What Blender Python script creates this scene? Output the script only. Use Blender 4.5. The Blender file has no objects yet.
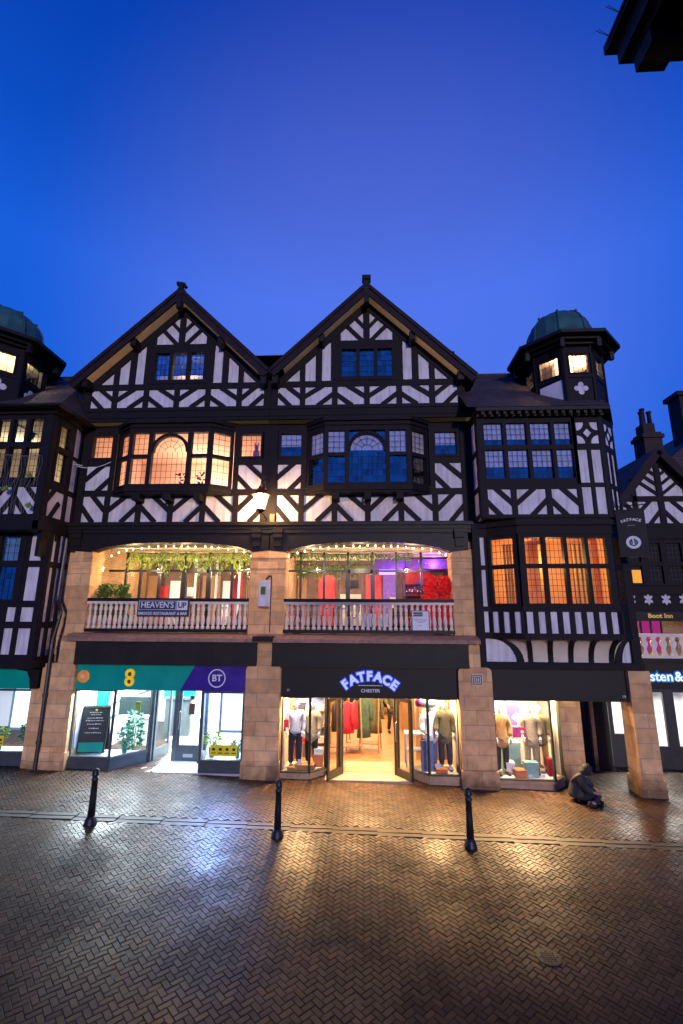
import bpy, bmesh, math, random
from mathutils import Matrix, Vector
random.seed(7)
S = bpy.context.scene
COL = S.collection
PI = math.pi
R = math.radians
EYE = Vector((0, -13.2, 4.3))          # photographer on the upper row across the street

def gz(x):                              # the street falls gently to the right
    return -0.02 - 0.02 * x
def AX(x, y):                           # survey helper: a length measured on the facade plane, for a thing y metres behind it
    return x * (13.2 + y) / 13.2
def AZ(z, y):
    return 4.3 + (z - 4.3) * (13.2 + y) / 13.2

# ------------------------------------------------------------------ mesh builder
class MB:
    def __init__(s, M=None):
        s.v = []; s.f = []; s.m = []; s.M = M or Matrix.Identity(4)
    def raw(s, vs, fs, m=0):
        b = len(s.v)
        s.v += [tuple(s.M @ Vector(p)) for p in vs]
        for f in fs:
            s.f.append(tuple(b + i for i in f)); s.m.append(m)
    def box(s, x0, x1, y0, y1, z0, z1, m=0):
        if x0 > x1: x0, x1 = x1, x0
        if y0 > y1: y0, y1 = y1, y0
        if z0 > z1: z0, z1 = z1, z0
        s.raw([(x0,y0,z0),(x1,y0,z0),(x1,y1,z0),(x0,y1,z0),(x0,y0,z1),(x1,y0,z1),(x1,y1,z1),(x0,y1,z1)],
              [(0,3,2,1),(4,5,6,7),(0,1,5,4),(1,2,6,5),(2,3,7,6),(3,0,4,7)], m)
    def prism(s, pts, y0, y1, m=0):      # polygon in xz, extruded along y
        n = len(pts)
        a = sum(pts[i][0]*pts[(i+1)%n][1]-pts[(i+1)%n][0]*pts[i][1] for i in range(n))
        if a < 0: pts = pts[::-1]
        if y0 > y1: y0, y1 = y1, y0
        s.raw([(p[0],y0,p[1]) for p in pts]+[(p[0],y1,p[1]) for p in pts],
              [tuple(range(n)), tuple(range(2*n-1,n-1,-1))]+[(i,n+i,n+(i+1)%n,(i+1)%n) for i in range(n)], m)
    def slab(s, pts, z0, z1, m=0):       # polygon in xy, extruded along z
        n = len(pts)
        a = sum(pts[i][0]*pts[(i+1)%n][1]-pts[(i+1)%n][0]*pts[i][1] for i in range(n))
        if a < 0: pts = pts[::-1]
        s.raw([(p[0],p[1],z0) for p in pts]+[(p[0],p[1],z1) for p in pts],
              [tuple(range(n-1,-1,-1)), tuple(range(n,2*n))]+[(i,(i+1)%n,n+(i+1)%n,n+i) for i in range(n)], m)
    def beam(s, p, q, w, y0, y1, m=0, ext=0):
        dx, dz = q[0]-p[0], q[1]-p[1]; L = math.hypot(dx, dz)
        ux, uz = dx/L, dz/L; nx, nz = -uz*w/2, ux*w/2
        p = (p[0]-ux*ext, p[1]-uz*ext); q = (q[0]+ux*ext, q[1]+uz*ext)
        s.prism([(p[0]-nx,p[1]-nz),(q[0]-nx,q[1]-nz),(q[0]+nx,q[1]+nz),(p[0]+nx,p[1]+nz)], y0, y1, m)
    def quad(s, a, b, c, d, m=0):
        s.raw([a,b,c,d], [(0,1,2,3)], m)
    def tube(s, pts, r, n=8, m=0, cap=True):
        pts = [Vector(p) for p in pts]; rs = r if isinstance(r, (list, tuple)) else [r]*len(pts)
        vs = []; fs = []; up = None
        for i, p in enumerate(pts):
            t = (pts[min(i+1,len(pts)-1)]-pts[max(i-1,0)]).normalized()
            if up is None:
                up = Vector((0,0,1)) if abs(t.z) < .9 else Vector((1,0,0))
            a = t.cross(up)
            if a.length < 1e-4: a = t.orthogonal()
            a.normalize(); b = a.cross(t).normalized(); up = b
            for k in range(n):
                w = 2*PI*k/n
                vs.append(p + (a*math.cos(w)+b*math.sin(w))*rs[i])
        for i in range(len(pts)-1):
            for k in range(n):
                fs.append((i*n+k, i*n+(k+1)%n, (i+1)*n+(k+1)%n, (i+1)*n+k))
        if cap:
            fs.append(tuple(range(n-1,-1,-1))); fs.append(tuple(range((len(pts)-1)*n, len(pts)*n)))
        s.raw(vs, fs, m)
    def lathe(s, prof, c=(0,0,0), n=12, m=0, sx=1, sy=1, rot=0):
        vs = []; fs = []
        for r, z in prof:
            for k in range(n):
                w = 2*PI*k/n+rot
                vs.append((c[0]+r*math.cos(w)*sx, c[1]+r*math.sin(w)*sy, c[2]+z))
        for i in range(len(prof)-1):
            for k in range(n):
                fs.append((i*n+k, i*n+(k+1)%n, (i+1)*n+(k+1)%n, (i+1)*n+k))
        fs.append(tuple(range(n-1,-1,-1))); fs.append(tuple(range((len(prof)-1)*n, len(prof)*n)))
        s.raw(vs, fs, m)
    def ball(s, c, r, n=8, m=0, sx=1, sy=1, sz=1):
        k = max(4, n//2+1)
        prof = [(max(1e-4, r*math.sin(PI*i/k)), -r*sz*math.cos(PI*i/k)) for i in range(k+1)]
        s.lathe(prof, c, n, m, sx, sy)
    def leaf(s, c, L, w, d, m=0):        # one small leaf: two triangles folded on the midrib
        d = Vector(d).normalized(); a = d.orthogonal().normalized(); a.rotate(Matrix.Rotation(random.uniform(0,6.28),3,d))
        c = Vector(c); up = d.cross(a)*w*.25
        s.raw([c, c+d*L*.5+a*w*.5+up, c+d*L, c+d*L*.5-a*w*.5+up], [(0,1,2),(0,2,3)], m)
    def holed(s, x0, x1, z0, z1, holes, y0, y1, m=0):
        xs = sorted({x0,x1}|{min(max(h[i],x0),x1) for h in holes for i in (0,1)})
        zs = sorted({z0,z1}|{min(max(h[i],z0),z1) for h in holes for i in (2,3)})
        for a, b in zip(xs, xs[1:]):
            run = None
            for c, d in zip(zs, zs[1:]):
                mx, mz = (a+b)/2, (c+d)/2
                inside = any(h[0]<mx<h[1] and h[2]<mz<h[3] for h in holes)
                if not inside:
                    run = (run[0], d) if run else (c, d)
                if inside and run: s.box(a,b,y0,y1,run[0],run[1],m); run = None
            if run: s.box(a,b,y0,y1,run[0],run[1],m)
    def mesh(s, name, mats, smooth=False):
        me = bpy.data.meshes.new(name); me.from_pydata(s.v, [], s.f)
        if not isinstance(mats, (list, tuple)): mats = [mats]
        for m in mats: me.materials.append(m)
        if len(mats) > 1: me.polygons.foreach_set('material_index', s.m)
        if smooth: me.polygons.foreach_set('use_smooth', [True]*len(me.polygons))
        me.update(); return me
    def build(s, name, mats, parent=None, smooth=False, local=False, label=None):
        o = bpy.data.objects.new(name, s.mesh(name, mats, smooth)); COL.objects.link(o)
        if parent is not None: attach(o, parent, local)
        if label: o['label'] = label
        return o

def attach(o, parent, local=False):
    o.parent = parent
    if not local and parent.type == 'EMPTY':     # vertices are in world metres: undo the (unrotated) root's offset
        o.location = -Vector(parent.location)
def thing(name, label, cat, loc=(0,0,0), rz=0, group=None):
    o = bpy.data.objects.new(name, None); COL.objects.link(o); o.empty_display_size = .2
    o.location = loc; o.rotation_euler = (0,0,rz); o['label'] = label; o['category'] = cat
    if group: o['group'] = group
    return o
def tag(o, label, cat, group=None):
    o['label'] = label; o['category'] = cat
    if group: o['group'] = group
    return o
def struct(o):
    o['kind'] = 'structure'; return o
def copy_tree(o, parent=None):
    c = o.copy(); COL.objects.link(c)
    if parent is not None: c.parent = parent
    for ch in list(o.children): copy_tree(ch, c)
    return c
def dup(o, loc, rz=0, label=None, group=None):
    c = copy_tree(o); c.location = loc; c.rotation_euler = (0,0,rz)
    if label: c['label'] = label
    if group: c['group'] = group
    return c
def frame(x, y, ang=0, z=0):             # local x runs along the wall, local -y points out of it
    return Matrix.Translation((x,y,z)) @ Matrix.Rotation(ang, 4, 'Z')

# ------------------------------------------------------------------ materials
def nodes(name):
    m = bpy.data.materials.new(name); m.use_nodes = True
    nt = m.node_tree; nt.nodes.clear()
    out = nt.nodes.new('ShaderNodeOutputMaterial')
    return m, nt, out
def N(nt, t, **kw):
    n = nt.nodes.new(t)
    for k, v in kw.items():
        if k.startswith('i_'): n.inputs[k[2:].replace('_',' ')].default_value = v
        else: setattr(n, k, v)
    return n
def L(nt, a, b): nt.links.new(a, b)
def c4(c): return (c[0], c[1], c[2], 1)
def mat(name, c1, c2=None, scale=6, rough=.6, bump=.0, metal=0, spec=.5, stretch=(1,1,1), rvar=.1, emit=0, detail=5, streak=0):
    m, nt, out = nodes(name)
    p = N(nt,'ShaderNodeBsdfPrincipled'); L(nt,p.outputs[0],out.inputs[0])
    p.inputs['Metallic'].default_value = metal; p.inputs['Specular IOR Level'].default_value = spec
    if c2 is None: c2 = tuple(x*.75 for x in c1)
    g = N(nt,'ShaderNodeNewGeometry'); mp = N(nt,'ShaderNodeMapping'); mp.inputs['Scale'].default_value = stretch
    L(nt,g.outputs['Position'],mp.inputs['Vector'])
    no = N(nt,'ShaderNodeTexNoise'); no.inputs['Scale'].default_value = scale; no.inputs['Detail'].default_value = detail
    L(nt,mp.outputs[0],no.inputs['Vector'])
    rp = N(nt,'ShaderNodeValToRGB'); rp.color_ramp.elements[0].position = .32; rp.color_ramp.elements[1].position = .68
    rp.color_ramp.elements[0].color = c4(c2); rp.color_ramp.elements[1].color = c4(c1)
    L(nt,no.outputs['Fac'],rp.inputs[0])
    col = rp.outputs[0]
    if streak:
        mp2 = N(nt,'ShaderNodeMapping'); mp2.inputs['Scale'].default_value = (7,7,.8); L(nt,g.outputs['Position'],mp2.inputs['Vector'])
        n2 = N(nt,'ShaderNodeTexNoise'); n2.inputs['Scale'].default_value = 1.4; n2.inputs['Detail'].default_value = 6; L(nt,mp2.outputs[0],n2.inputs['Vector'])
        r2 = N(nt,'ShaderNodeMapRange'); r2.inputs['From Min'].default_value=.45; r2.inputs['From Max'].default_value=.75; r2.inputs['To Min'].default_value=1; r2.inputs['To Max'].default_value=1-streak
        L(nt,n2.outputs['Fac'],r2.inputs['Value'])
        mx = N(nt,'ShaderNodeMix',data_type='RGBA',blend_type='MULTIPLY'); mx.inputs['Factor'].default_value=1
        L(nt,col,mx.inputs['A']); L(nt,r2.outputs[0],mx.inputs['B']); col = mx.outputs['Result']
    L(nt,col,p.inputs['Base Color'])
    rr = N(nt,'ShaderNodeMapRange'); rr.inputs['To Min'].default_value = max(.02,rough-rvar); rr.inputs['To Max'].default_value = min(1,rough+rvar)
    L(nt,no.outputs['Fac'],rr.inputs['Value']); L(nt,rr.outputs[0],p.inputs['Roughness'])
    if bump:
        b = N(nt,'ShaderNodeBump'); b.inputs['Strength'].default_value = bump; b.inputs['Distance'].default_value = .02
        L(nt,no.outputs['Fac'],b.inputs['Height']); L(nt,b.outputs[0],p.inputs['Normal'])
    if emit:
        p.inputs['Emission Strength'].default_value = emit; L(nt,col,p.inputs['Emission Color'])
    return m
def emis(name, c, s):
    m, nt, out = nodes(name); e = N(nt,'ShaderNodeEmission'); e.inputs[0].default_value = c4(c); e.inputs[1].default_value = s
    L(nt,e.outputs[0],out.inputs[0]); return m
def glow(name, c, s):                     # frosted lamp glass: lets its lamp shine through and glows itself
    m, nt, out = nodes(name); e = N(nt,'ShaderNodeEmission'); e.inputs[0].default_value = c4(c); e.inputs[1].default_value = s
    t = N(nt,'ShaderNodeBsdfTransparent'); x = N(nt,'ShaderNodeMixShader'); x.inputs[0].default_value = .35
    L(nt,t.outputs[0],x.inputs[1]); L(nt,e.outputs[0],x.inputs[2]); L(nt,x.outputs[0],out.inputs[0]); return m
def glass(name, refl, tint=(1,1,1), gl=(1,1,1), wob=.02, rough=.02, trans=1.0):
    m, nt, out = nodes(name)
    t = N(nt,'ShaderNodeBsdfTransparent'); t.inputs[0].default_value = c4(tuple(x*trans for x in tint))
    g = N(nt,'ShaderNodeBsdfGlossy'); g.inputs['Color'].default_value = c4(gl); g.inputs['Roughness'].default_value = rough
    ge = N(nt,'ShaderNodeNewGeometry'); no = N(nt,'ShaderNodeTexNoise'); no.inputs['Scale'].default_value = 3.2; no.inputs['Detail'].default_value = 2
    L(nt,ge.outputs['Position'],no.inputs['Vector'])
    b = N(nt,'ShaderNodeBump'); b.inputs['Strength'].default_value = wob*10; b.inputs['Distance'].default_value = .02
    L(nt,no.outputs['Fac'],b.inputs['Height']); L(nt,b.outputs[0],g.inputs['Normal'])
    if refl > .2:                        # old leaded glass: every quarry catches the sky a little differently
        mp = N(nt,'ShaderNodeMapping'); mp.inputs['Scale'].default_value = (6.7,2,5.4); L(nt,ge.outputs['Position'],mp.inputs['Vector'])
        vo = N(nt,'ShaderNodeTexWhiteNoise'); sn = N(nt,'ShaderNodeVectorMath',operation='FLOOR'); L(nt,mp.outputs[0],sn.inputs[0]); L(nt,sn.outputs[0],vo.inputs['Vector'])
        vr = N(nt,'ShaderNodeMapRange'); vr.inputs['To Min'].default_value = .55; vr.inputs['To Max'].default_value = 1.1; L(nt,vo.outputs['Value'],vr.inputs['Value'])
        vm = N(nt,'ShaderNodeMix',data_type='RGBA',blend_type='MULTIPLY'); vm.inputs['Factor'].default_value = 1; vm.inputs['A'].default_value = c4(gl); L(nt,vr.outputs[0],vm.inputs['B']); L(nt,vm.outputs['Result'],g.inputs['Color'])
    fr = N(nt,'ShaderNodeLayerWeight'); fr.inputs['Blend'].default_value = .08
    ma = N(nt,'ShaderNodeMath',operation='MULTIPLY_ADD'); ma.inputs[1].default_value = .3; ma.inputs[2].default_value = refl; ma.use_clamp = True
    L(nt,fr.outputs['Fresnel'],ma.inputs[0])
    mx = N(nt,'ShaderNodeMixShader'); L(nt,ma.outputs[0],mx.inputs[0]); L(nt,t.outputs[0],mx.inputs[1]); L(nt,g.outputs[0],mx.inputs[2])
    L(nt,mx.outputs[0],out.inputs[0]); return m
def blocks(name, c1, c2, mortar, bw, bh, msize=.012, rough=.85, bump=.5, offset=.5, soot=0):
    """coursed masonry or tiles: brick pattern on the wall's own run and height, plus weathering"""
    m, nt, out = nodes(name)
    p = N(nt,'ShaderNodeBsdfPrincipled'); L(nt,p.outputs[0],out.inputs[0]); p.inputs['Roughness'].default_value = rough
    g = N(nt,'ShaderNodeNewGeometry'); sp = N(nt,'ShaderNodeSeparateXYZ'); L(nt,g.outputs['Position'],sp.inputs[0])
    ad = N(nt,'ShaderNodeMath',operation='ADD'); L(nt,sp.outputs[0],ad.inputs[0]); L(nt,sp.outputs[1],ad.inputs[1])
    cb = N(nt,'ShaderNodeCombineXYZ'); L(nt,ad.outputs[0],cb.inputs[0]); L(nt,sp.outputs[2],cb.inputs[1])
    br = N(nt,'ShaderNodeTexBrick'); br.offset = offset
    br.inputs['Scale'].default_value = 1; br.inputs['Brick Width'].default_value = bw; br.inputs['Row Height'].default_value = bh
    br.inputs['Mortar Size'].default_value = msize; br.inputs['Mortar Smooth'].default_value = .3
    br.inputs['Color1'].default_value = c4(c1); br.inputs['Color2'].default_value = c4(c2); br.inputs['Mortar'].default_value = c4(mortar)
    L(nt,cb.outputs[0],br.inputs['Vector'])
    no = N(nt,'ShaderNodeTexNoise'); no.inputs['Scale'].default_value = 4; no.inputs['Detail'].default_value = 8; L(nt,g.outputs['Position'],no.inputs['Vector'])
    mr = N(nt,'ShaderNodeMapRange'); mr.inputs['From Min'].default_value=.3; mr.inputs['From Max'].default_value=.7; mr.inputs['To Min'].default_value = .78; mr.inputs['To Max'].default_value = 1.14
    L(nt,no.outputs['Fac'],mr.inputs['Value'])
    mx = N(nt,'ShaderNodeMix',data_type='RGBA',blend_type='MULTIPLY'); mx.inputs['Factor'].default_value = 1
    L(nt,br.outputs['Color'],mx.inputs['A']); L(nt,mr.outputs[0],mx.inputs['B'])
    col = mx.outputs['Result']
    if soot:                             # damp, dirty foot of the wall
        a2 = N(nt,'ShaderNodeMath',operation='MULTIPLY_ADD'); a2.inputs[1].default_value=.5; L(nt,no.outputs['Fac'],a2.inputs[0]); L(nt,sp.outputs[2],a2.inputs[2])
        r3 = N(nt,'ShaderNodeMapRange'); r3.inputs['From Min'].default_value=.2; r3.inputs['From Max'].default_value=.75; r3.inputs['To Min'].default_value=1-soot; r3.inputs['To Max'].default_value=1
        L(nt,a2.outputs[0],r3.inputs['Value'])
        m3 = N(nt,'ShaderNodeMix',data_type='RGBA',blend_type='MULTIPLY'); m3.inputs['Factor'].default_value=1
        L(nt,col,m3.inputs['A']); L(nt,r3.outputs[0],m3.inputs['B']); col = m3.outputs['Result']
    L(nt,col,p.inputs['Base Color'])
    mm = N(nt,'ShaderNodeMath',operation='MULTIPLY_ADD'); mm.inputs[1].default_value = -1.2; L(nt,br.outputs['Fac'],mm.inputs[0]); L(nt,no.outputs['Fac'],mm.inputs[2])
    b = N(nt,'ShaderNodeBump'); b.inputs['Strength'].default_value = bump; b.inputs['Distance'].default_value = .015
    L(nt,mm.outputs[0],b.inputs['Height']); L(nt,b.outputs[0],p.inputs['Normal'])
    return m

M = dict(
 timber = mat('black_timber',(.014,.009,.0115),(.005,.004,.005),5,.66,.45,stretch=(6,6,1.2),spec=.2),
 timber2 = mat('black_painted_beam',(.015,.011,.010),(.007,.005,.005),4,.5,.25,stretch=(1,6,6),spec=.22),
 board = mat('dark_bargeboard',(.026,.014,.018),(.012,.007,.010),5,.65,.3,spec=.18),
 plaster = mat('white_plaster',(.77,.73,.74),(.62,.57,.59),2.2,.85,.35,streak=.34,detail=9),
 cream = mat('cream_soffit',(.88,.62,.32),(.80,.52,.24),3,.8,.1,emit=.06),  # slight emission put in to imitate light from below on the soffits
 cove = mat('cream_cove_plaster',(.72,.63,.50),(.62,.53,.42),3,.85,.1),
 stone = blocks('red_sandstone',(.84,.50,.22),(.60,.33,.135),(.52,.32,.17),.62,.36,.009,.85,.7,soot=.72),
 stone2 = blocks('pale_sandstone',(.48,.32,.19),(.42,.27,.16),(.36,.25,.16),.7,.4,.008,.85,.4),
 ledge = mat('stone_ledge',(.40,.22,.14),(.25,.14,.09),6,.7,.3,streak=.3),
 tile = blocks('brown_roof_tiles',(.070,.040,.042),(.040,.024,.028),(.010,.007,.009),.18,.11,.012,.75,1.0),
 copper = mat('green_copper_dome',(.030,.13,.115),(.03,.055,.07),2.5,.55,.15,spec=.3),
 lead = mat('lead_came',(.012,.011,.013),None,9,.6),
 iron = mat('black_iron',(.014,.014,.015),(.008,.008,.009),9,.42,.15,spec=.5),
 fascia = mat('charcoal_fascia',(.024,.019,.015),(.015,.012,.010),3,.55,.1,spec=.22),
 greyframe = mat('grey_green_frame',(.06,.075,.08),(.045,.055,.06),5,.45),
 greenframe = mat('olive_shop_frame',(.045,.05,.030),(.03,.034,.02),5,.4),
 shopteal = mat('teal_fascia',(.0,.30,.235),(.0,.25,.20),2,.35,emit=.10),
 shopnavy = mat('indigo_fascia',(.040,.013,.24),(.03,.009,.18),2,.35,emit=.10),
 baluster = mat('painted_baluster',(.86,.75,.60),(.72,.60,.46),8,.7,.15),
 white = mat('white_paint',(.80,.79,.77),(.72,.71,.70),5,.5),
 whitewall = mat('white_shop_wall',(.88,.90,.91),(.83,.85,.86),2,.7),
 warmwall = mat('warm_shop_wall',(.78,.70,.55),(.70,.60,.44),2,.7),
 woodfloor = blocks('pale_timber_floor',(.50,.23,.095),(.42,.18,.07),(.20,.09,.04),1.6,.14,.006,.4,.1),
 peach = mat('peach_wall',(.84,.60,.46),(.80,.55,.41),1.5,.8),
 gallerywall = blocks('warm_gallery_brick',(.50,.27,.12),(.40,.20,.09),(.50,.34,.20),.24,.08,.01,.85,.4),
 creamwall = mat('cream_wall',(.75,.64,.40),(.66,.54,.32),1.5,.8),
 amberwall = mat('amber_wall',(.84,.48,.19),(.74,.38,.13),1.5,.8),
 dark = mat('dark_room',(.030,.028,.034),None,2,.9),
 redwall = mat('red_panel',(.70,.045,.025),(.55,.03,.02),3,.5),
 darkwood = mat('dark_wood',(.10,.045,.02),(.06,.025,.012),6,.5,.1,stretch=(5,5,1)),
 wood = mat('light_wood',(.42,.22,.09),(.33,.16,.06),6,.5,.1,stretch=(5,5,1)),
 g_dark = glass('unlit_leaded_glass',.34,gl=(.85,.95,1),wob=.03,trans=.97),
 g_sky = glass('bright_reflecting_glass',.62,gl=(.60,.85,1),wob=.02,trans=.95),
 g_lit = glass('lit_leaded_glass',.035,wob=.0,trans=.95),
 g_shop = glass('shop_plate_glass',.03,wob=.004,trans=.97),
 blind = mat('pale_blind',(.86,.80,.86),(.78,.72,.78),3,.9),
 tealblind = mat('teal_blind',(.30,.48,.48),(.22,.38,.38),3,.9),
 curtain = mat('ochre_curtain',(.55,.30,.07),(.38,.20,.04),7,.9,stretch=(8,8,.5)),
 leaf = mat('leaf_green',(.10,.19,.035),(.05,.11,.02),14,.55),
 leaf2 = mat('leaf_yellow_green',(.30,.40,.05),(.14,.25,.03),14,.55),
 leaf3 = mat('leaf_teal',(.03,.22,.14),(.02,.14,.09),14,.5),
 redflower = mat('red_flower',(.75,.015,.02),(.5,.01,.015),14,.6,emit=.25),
 pinkflower = mat('pink_flower',(.70,.20,.22),(.5,.12,.14),14,.6),
 terracotta = mat('terracotta',(.35,.13,.06),None,8,.8),
 manneq = mat('pale_mannequin',(.78,.72,.66),None,5,.45),
 skin = mat('skin',(.45,.26,.18),None,8,.6),
 denim = mat('blue_denim',(.024,.032,.062),(.014,.018,.04),18,.9,.2),
 denim2 = mat('faded_denim',(.16,.22,.38),(.10,.14,.28),10,.9,.1),
 black = mat('black_cloth',(.016,.016,.020),(.008,.008,.011),10,.8,.3),
 navycoat = mat('dark_quilted_coat',(.026,.025,.026),(.008,.008,.010),7,.7,.7),
 greencoat = mat('green_coat',(.075,.125,.07),(.04,.075,.04),10,.85,.3),
 olivecoat = mat('olive_coat',(.13,.11,.045),(.08,.07,.03),10,.85,.3),
 redcoat = mat('red_jacket',(.55,.02,.035),(.38,.015,.025),10,.8,.3),
 tan = mat('tan_coat',(.50,.28,.09),(.36,.19,.06),9,.85,.3),
 beige = mat('beige_knit',(.50,.40,.25),(.30,.22,.12),26,.9,.4),
 plaid = mat('white_blue_shirt',(.62,.64,.72),(.35,.40,.55),30,.85),
 palegreen = mat('mint_box',(.30,.55,.47),None,5,.6),
 orangebox = mat('orange_box',(.65,.20,.06),None,5,.6),
 yellow = mat('yellow_sticker',(.72,.60,.01),(.62,.50,.01),3,.5,emit=.12),
 gold = mat('gold_letter',(.75,.45,.08),None,5,.4,emit=.25),
 orange = mat('orange_disc',(.75,.25,.02),None,5,.4,emit=.35),
 logoyellow = mat('yellow_logo',(.85,.55,.02),None,5,.35,emit=.5),
 navy = mat('navy_board',(.025,.030,.085),(.018,.022,.065),5,.5),
 chalk = mat('chalk_board',(.016,.015,.017),None,7,.7),
 paper = mat('white_paper',(.80,.80,.80),None,4,.6),
 steel = mat('steel',(.45,.46,.47),None,6,.35,metal=1),
 pinkpic = mat('magenta_picture',(.55,.02,.22),(.20,.01,.12),9,.5),
 purplepic = mat('violet_picture',(.13,.08,.28),(.30,.10,.40),9,.5),
 tileblue = mat('blue_panel',(.30,.45,.66),(.24,.36,.55),3,.4),
 gallerybrown = mat('gallery_brown',(.24,.13,.07),(.14,.08,.05),4,.8),  # own dark brown of back walls and small parts
 e_warm = emis('warm_lamp',(1,.72,.38),14),
 e_bulb = emis('festoon_bulb',(1,.80,.50),16),
 e_lant = glow('lantern_glow',(1,.78,.44),7),
 e_cool = emis('cool_panel',(.80,.93,1),7),
 e_shop = emis('warm_downlight',(1,.80,.52),9),
 e_white = emis('white_display_panel',(.62,.80,1),2.6),
 e_blue = emis('blue_halo',(.02,.06,.9),1.5),
 e_letter = emis('pale_lit_letter',(.60,.66,1),.85),
 e_bluewhite = emis('white_blue_letter',(.70,.88,1),1.2),
 e_bluehalo = emis('sky_blue_halo',(.01,.16,.75),.8),
 e_purple = emis('violet_lamp',(.25,.12,1),6),
 e_magenta = emis('magenta_light',(.55,.04,.30),.6),
 e_amber = emis('amber_pane',(1,.45,.08),.9),
)

def text(name, body, size, loc, parent, m, rot=(PI/2,0,0), ext=.006, off=0, align='CENTER', local=False, xs=1, label=None):
    cu = bpy.data.curves.new(name, 'FONT'); cu.body = body; cu.size = size; cu.extrude = ext; cu.offset = off
    cu.align_x = align; cu.align_y = 'CENTER'; cu.resolution_u = 3
    t = bpy.data.objects.new('t', cu); COL.objects.link(t); bpy.context.view_layer.update()
    me = bpy.data.meshes.new_from_object(t.evaluated_get(bpy.context.evaluated_depsgraph_get()))
    bpy.data.objects.remove(t); bpy.data.curves.remove(cu)
    from mathutils import Euler
    me.transform(Matrix.Translation(loc) @ Euler(rot).to_matrix().to_4x4() @ Matrix.Diagonal((xs,1,1,1)))
    me.materials.clear(); me.materials.append(m); me.name = name
    o = bpy.data.objects.new(name, me); COL.objects.link(o)
    if parent is not None: attach(o, parent, local)
    return o
def area(name, loc, sx, sy, power, col, rot=(0,0,0), parent=None):
    l = bpy.data.lights.new(name,'AREA'); l.shape='RECTANGLE'; l.size=sx; l.size_y=sy; l.energy=power; l.color=col
    o = bpy.data.objects.new(name,l); COL.objects.link(o); o.location=loc; o.rotation_euler=rot
    if parent is not None:
        o.parent = parent; o.location = Vector(loc)-Vector(parent.location)
    return o
def point(name, loc, power, col, r=.06, parent=None):
    l = bpy.data.lights.new(name,'POINT'); l.energy=power; l.color=col; l.shadow_soft_size=r
    o = bpy.data.objects.new(name,l); COL.objects.link(o); o.location=loc
    if parent is not None:
        o.parent = parent; o.location = Vector(loc)-Vector(parent.location)
    return o
# ------------------------------------------------------------------ building pieces
def spans(a, b, n, gap):                  # n equal lights between a and b with mullions of width gap
    w = (b-a-gap*(n-1))/n
    return [(a+i*(w+gap), a+i*(w+gap)+w) for i in range(n)]
def window(parent, F, cols, rows, pad=(.09,.09,.09,.09), gl='g_dark', grid=.15, y=0, deep=.12, blind=None, name='window', mt='timber', arch=None, grids=None):
    """leaded casement: frame (part) > pane, blind (sub-parts). cols/rows are the glass lights in wall coordinates"""
    x0, x1 = cols[0][0]-pad[0], cols[-1][1]+pad[1]; z0, z1 = rows[0][0]-pad[2], rows[-1][1]+pad[3]
    fr = MB(F); pn = MB(F); bl = MB(F)
    edges = [x0]+[e for c in cols for e in c]+[x1]
    for i in range(0, len(edges), 2):
        fr.box(edges[i], edges[i+1], y-.03, y+deep, z0, z1)
    ze = [z0]+[e for r in rows for e in r]+[z1]
    for i in range(0, len(ze), 2):
        fr.box(x0+.004, x1-.004, y-.024, y+deep-.004, ze[i]+.002, ze[i+1]-.002)
    for (a, b) in cols:
        for (c, d) in rows:
            pane(pn, a, b, c, d, y+.05, grid)
            if blind:
                h = c+(d-c)*blind[rows.index((c,d))]
                bl.box(a+.004, b-.004, y+.085, y+.092, h, d-.004)
    w = fr.build(name, M[mt], parent)
    pn.build('pane', [M[gl], M['lead']], w)
    if blind: bl.build('blind', M['blind'], w)
    return w
def pane(pn, a, b, c, d, y, grid=.15):
    t = random.uniform(-.006,.006); t2 = random.uniform(-.006,.006)
    pn.quad((a,y+t,c),(b,y-t,c),(b,y-t+t2,d),(a,y+t+t2,d),0)
    nx = max(2, round((b-a)/grid)); nz = max(2, round((d-c)/(grid*1.25)))
    for i in range(1, nx):
        x = a+(b-a)*i/nx; pn.box(x-.006,x+.006,y-.014,y-.008,c,d,1)
    for i in range(1, nz):
        z = c+(d-c)*i/nz; pn.box(a,b,y-.017,y-.0145,z-.006,z+.006,1)
def herring(mb, x0, x1, z0, z1, d, y0, y1, w=.15):
    W, H = x1-x0, z1-z0; j = lambda: random.uniform(-.012,.012)
    if d == '\\':
        mb.beam((x0+.43*W+j(),z1),(x1,z1-.55*H+j()),w,y0,y1,0,.06); mb.beam((x0,z1-.465*H+j()),(x0+.49*W+j(),z0),w,y0,y1,0,.06)
    else:
        mb.beam((x1-.43*W+j(),z1),(x0,z1-.55*H+j()),w,y0,y1,0,.06); mb.beam((x1,z1-.465*H+j()),(x1-.49*W+j(),z0),w,y0,y1,0,.06)
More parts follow.
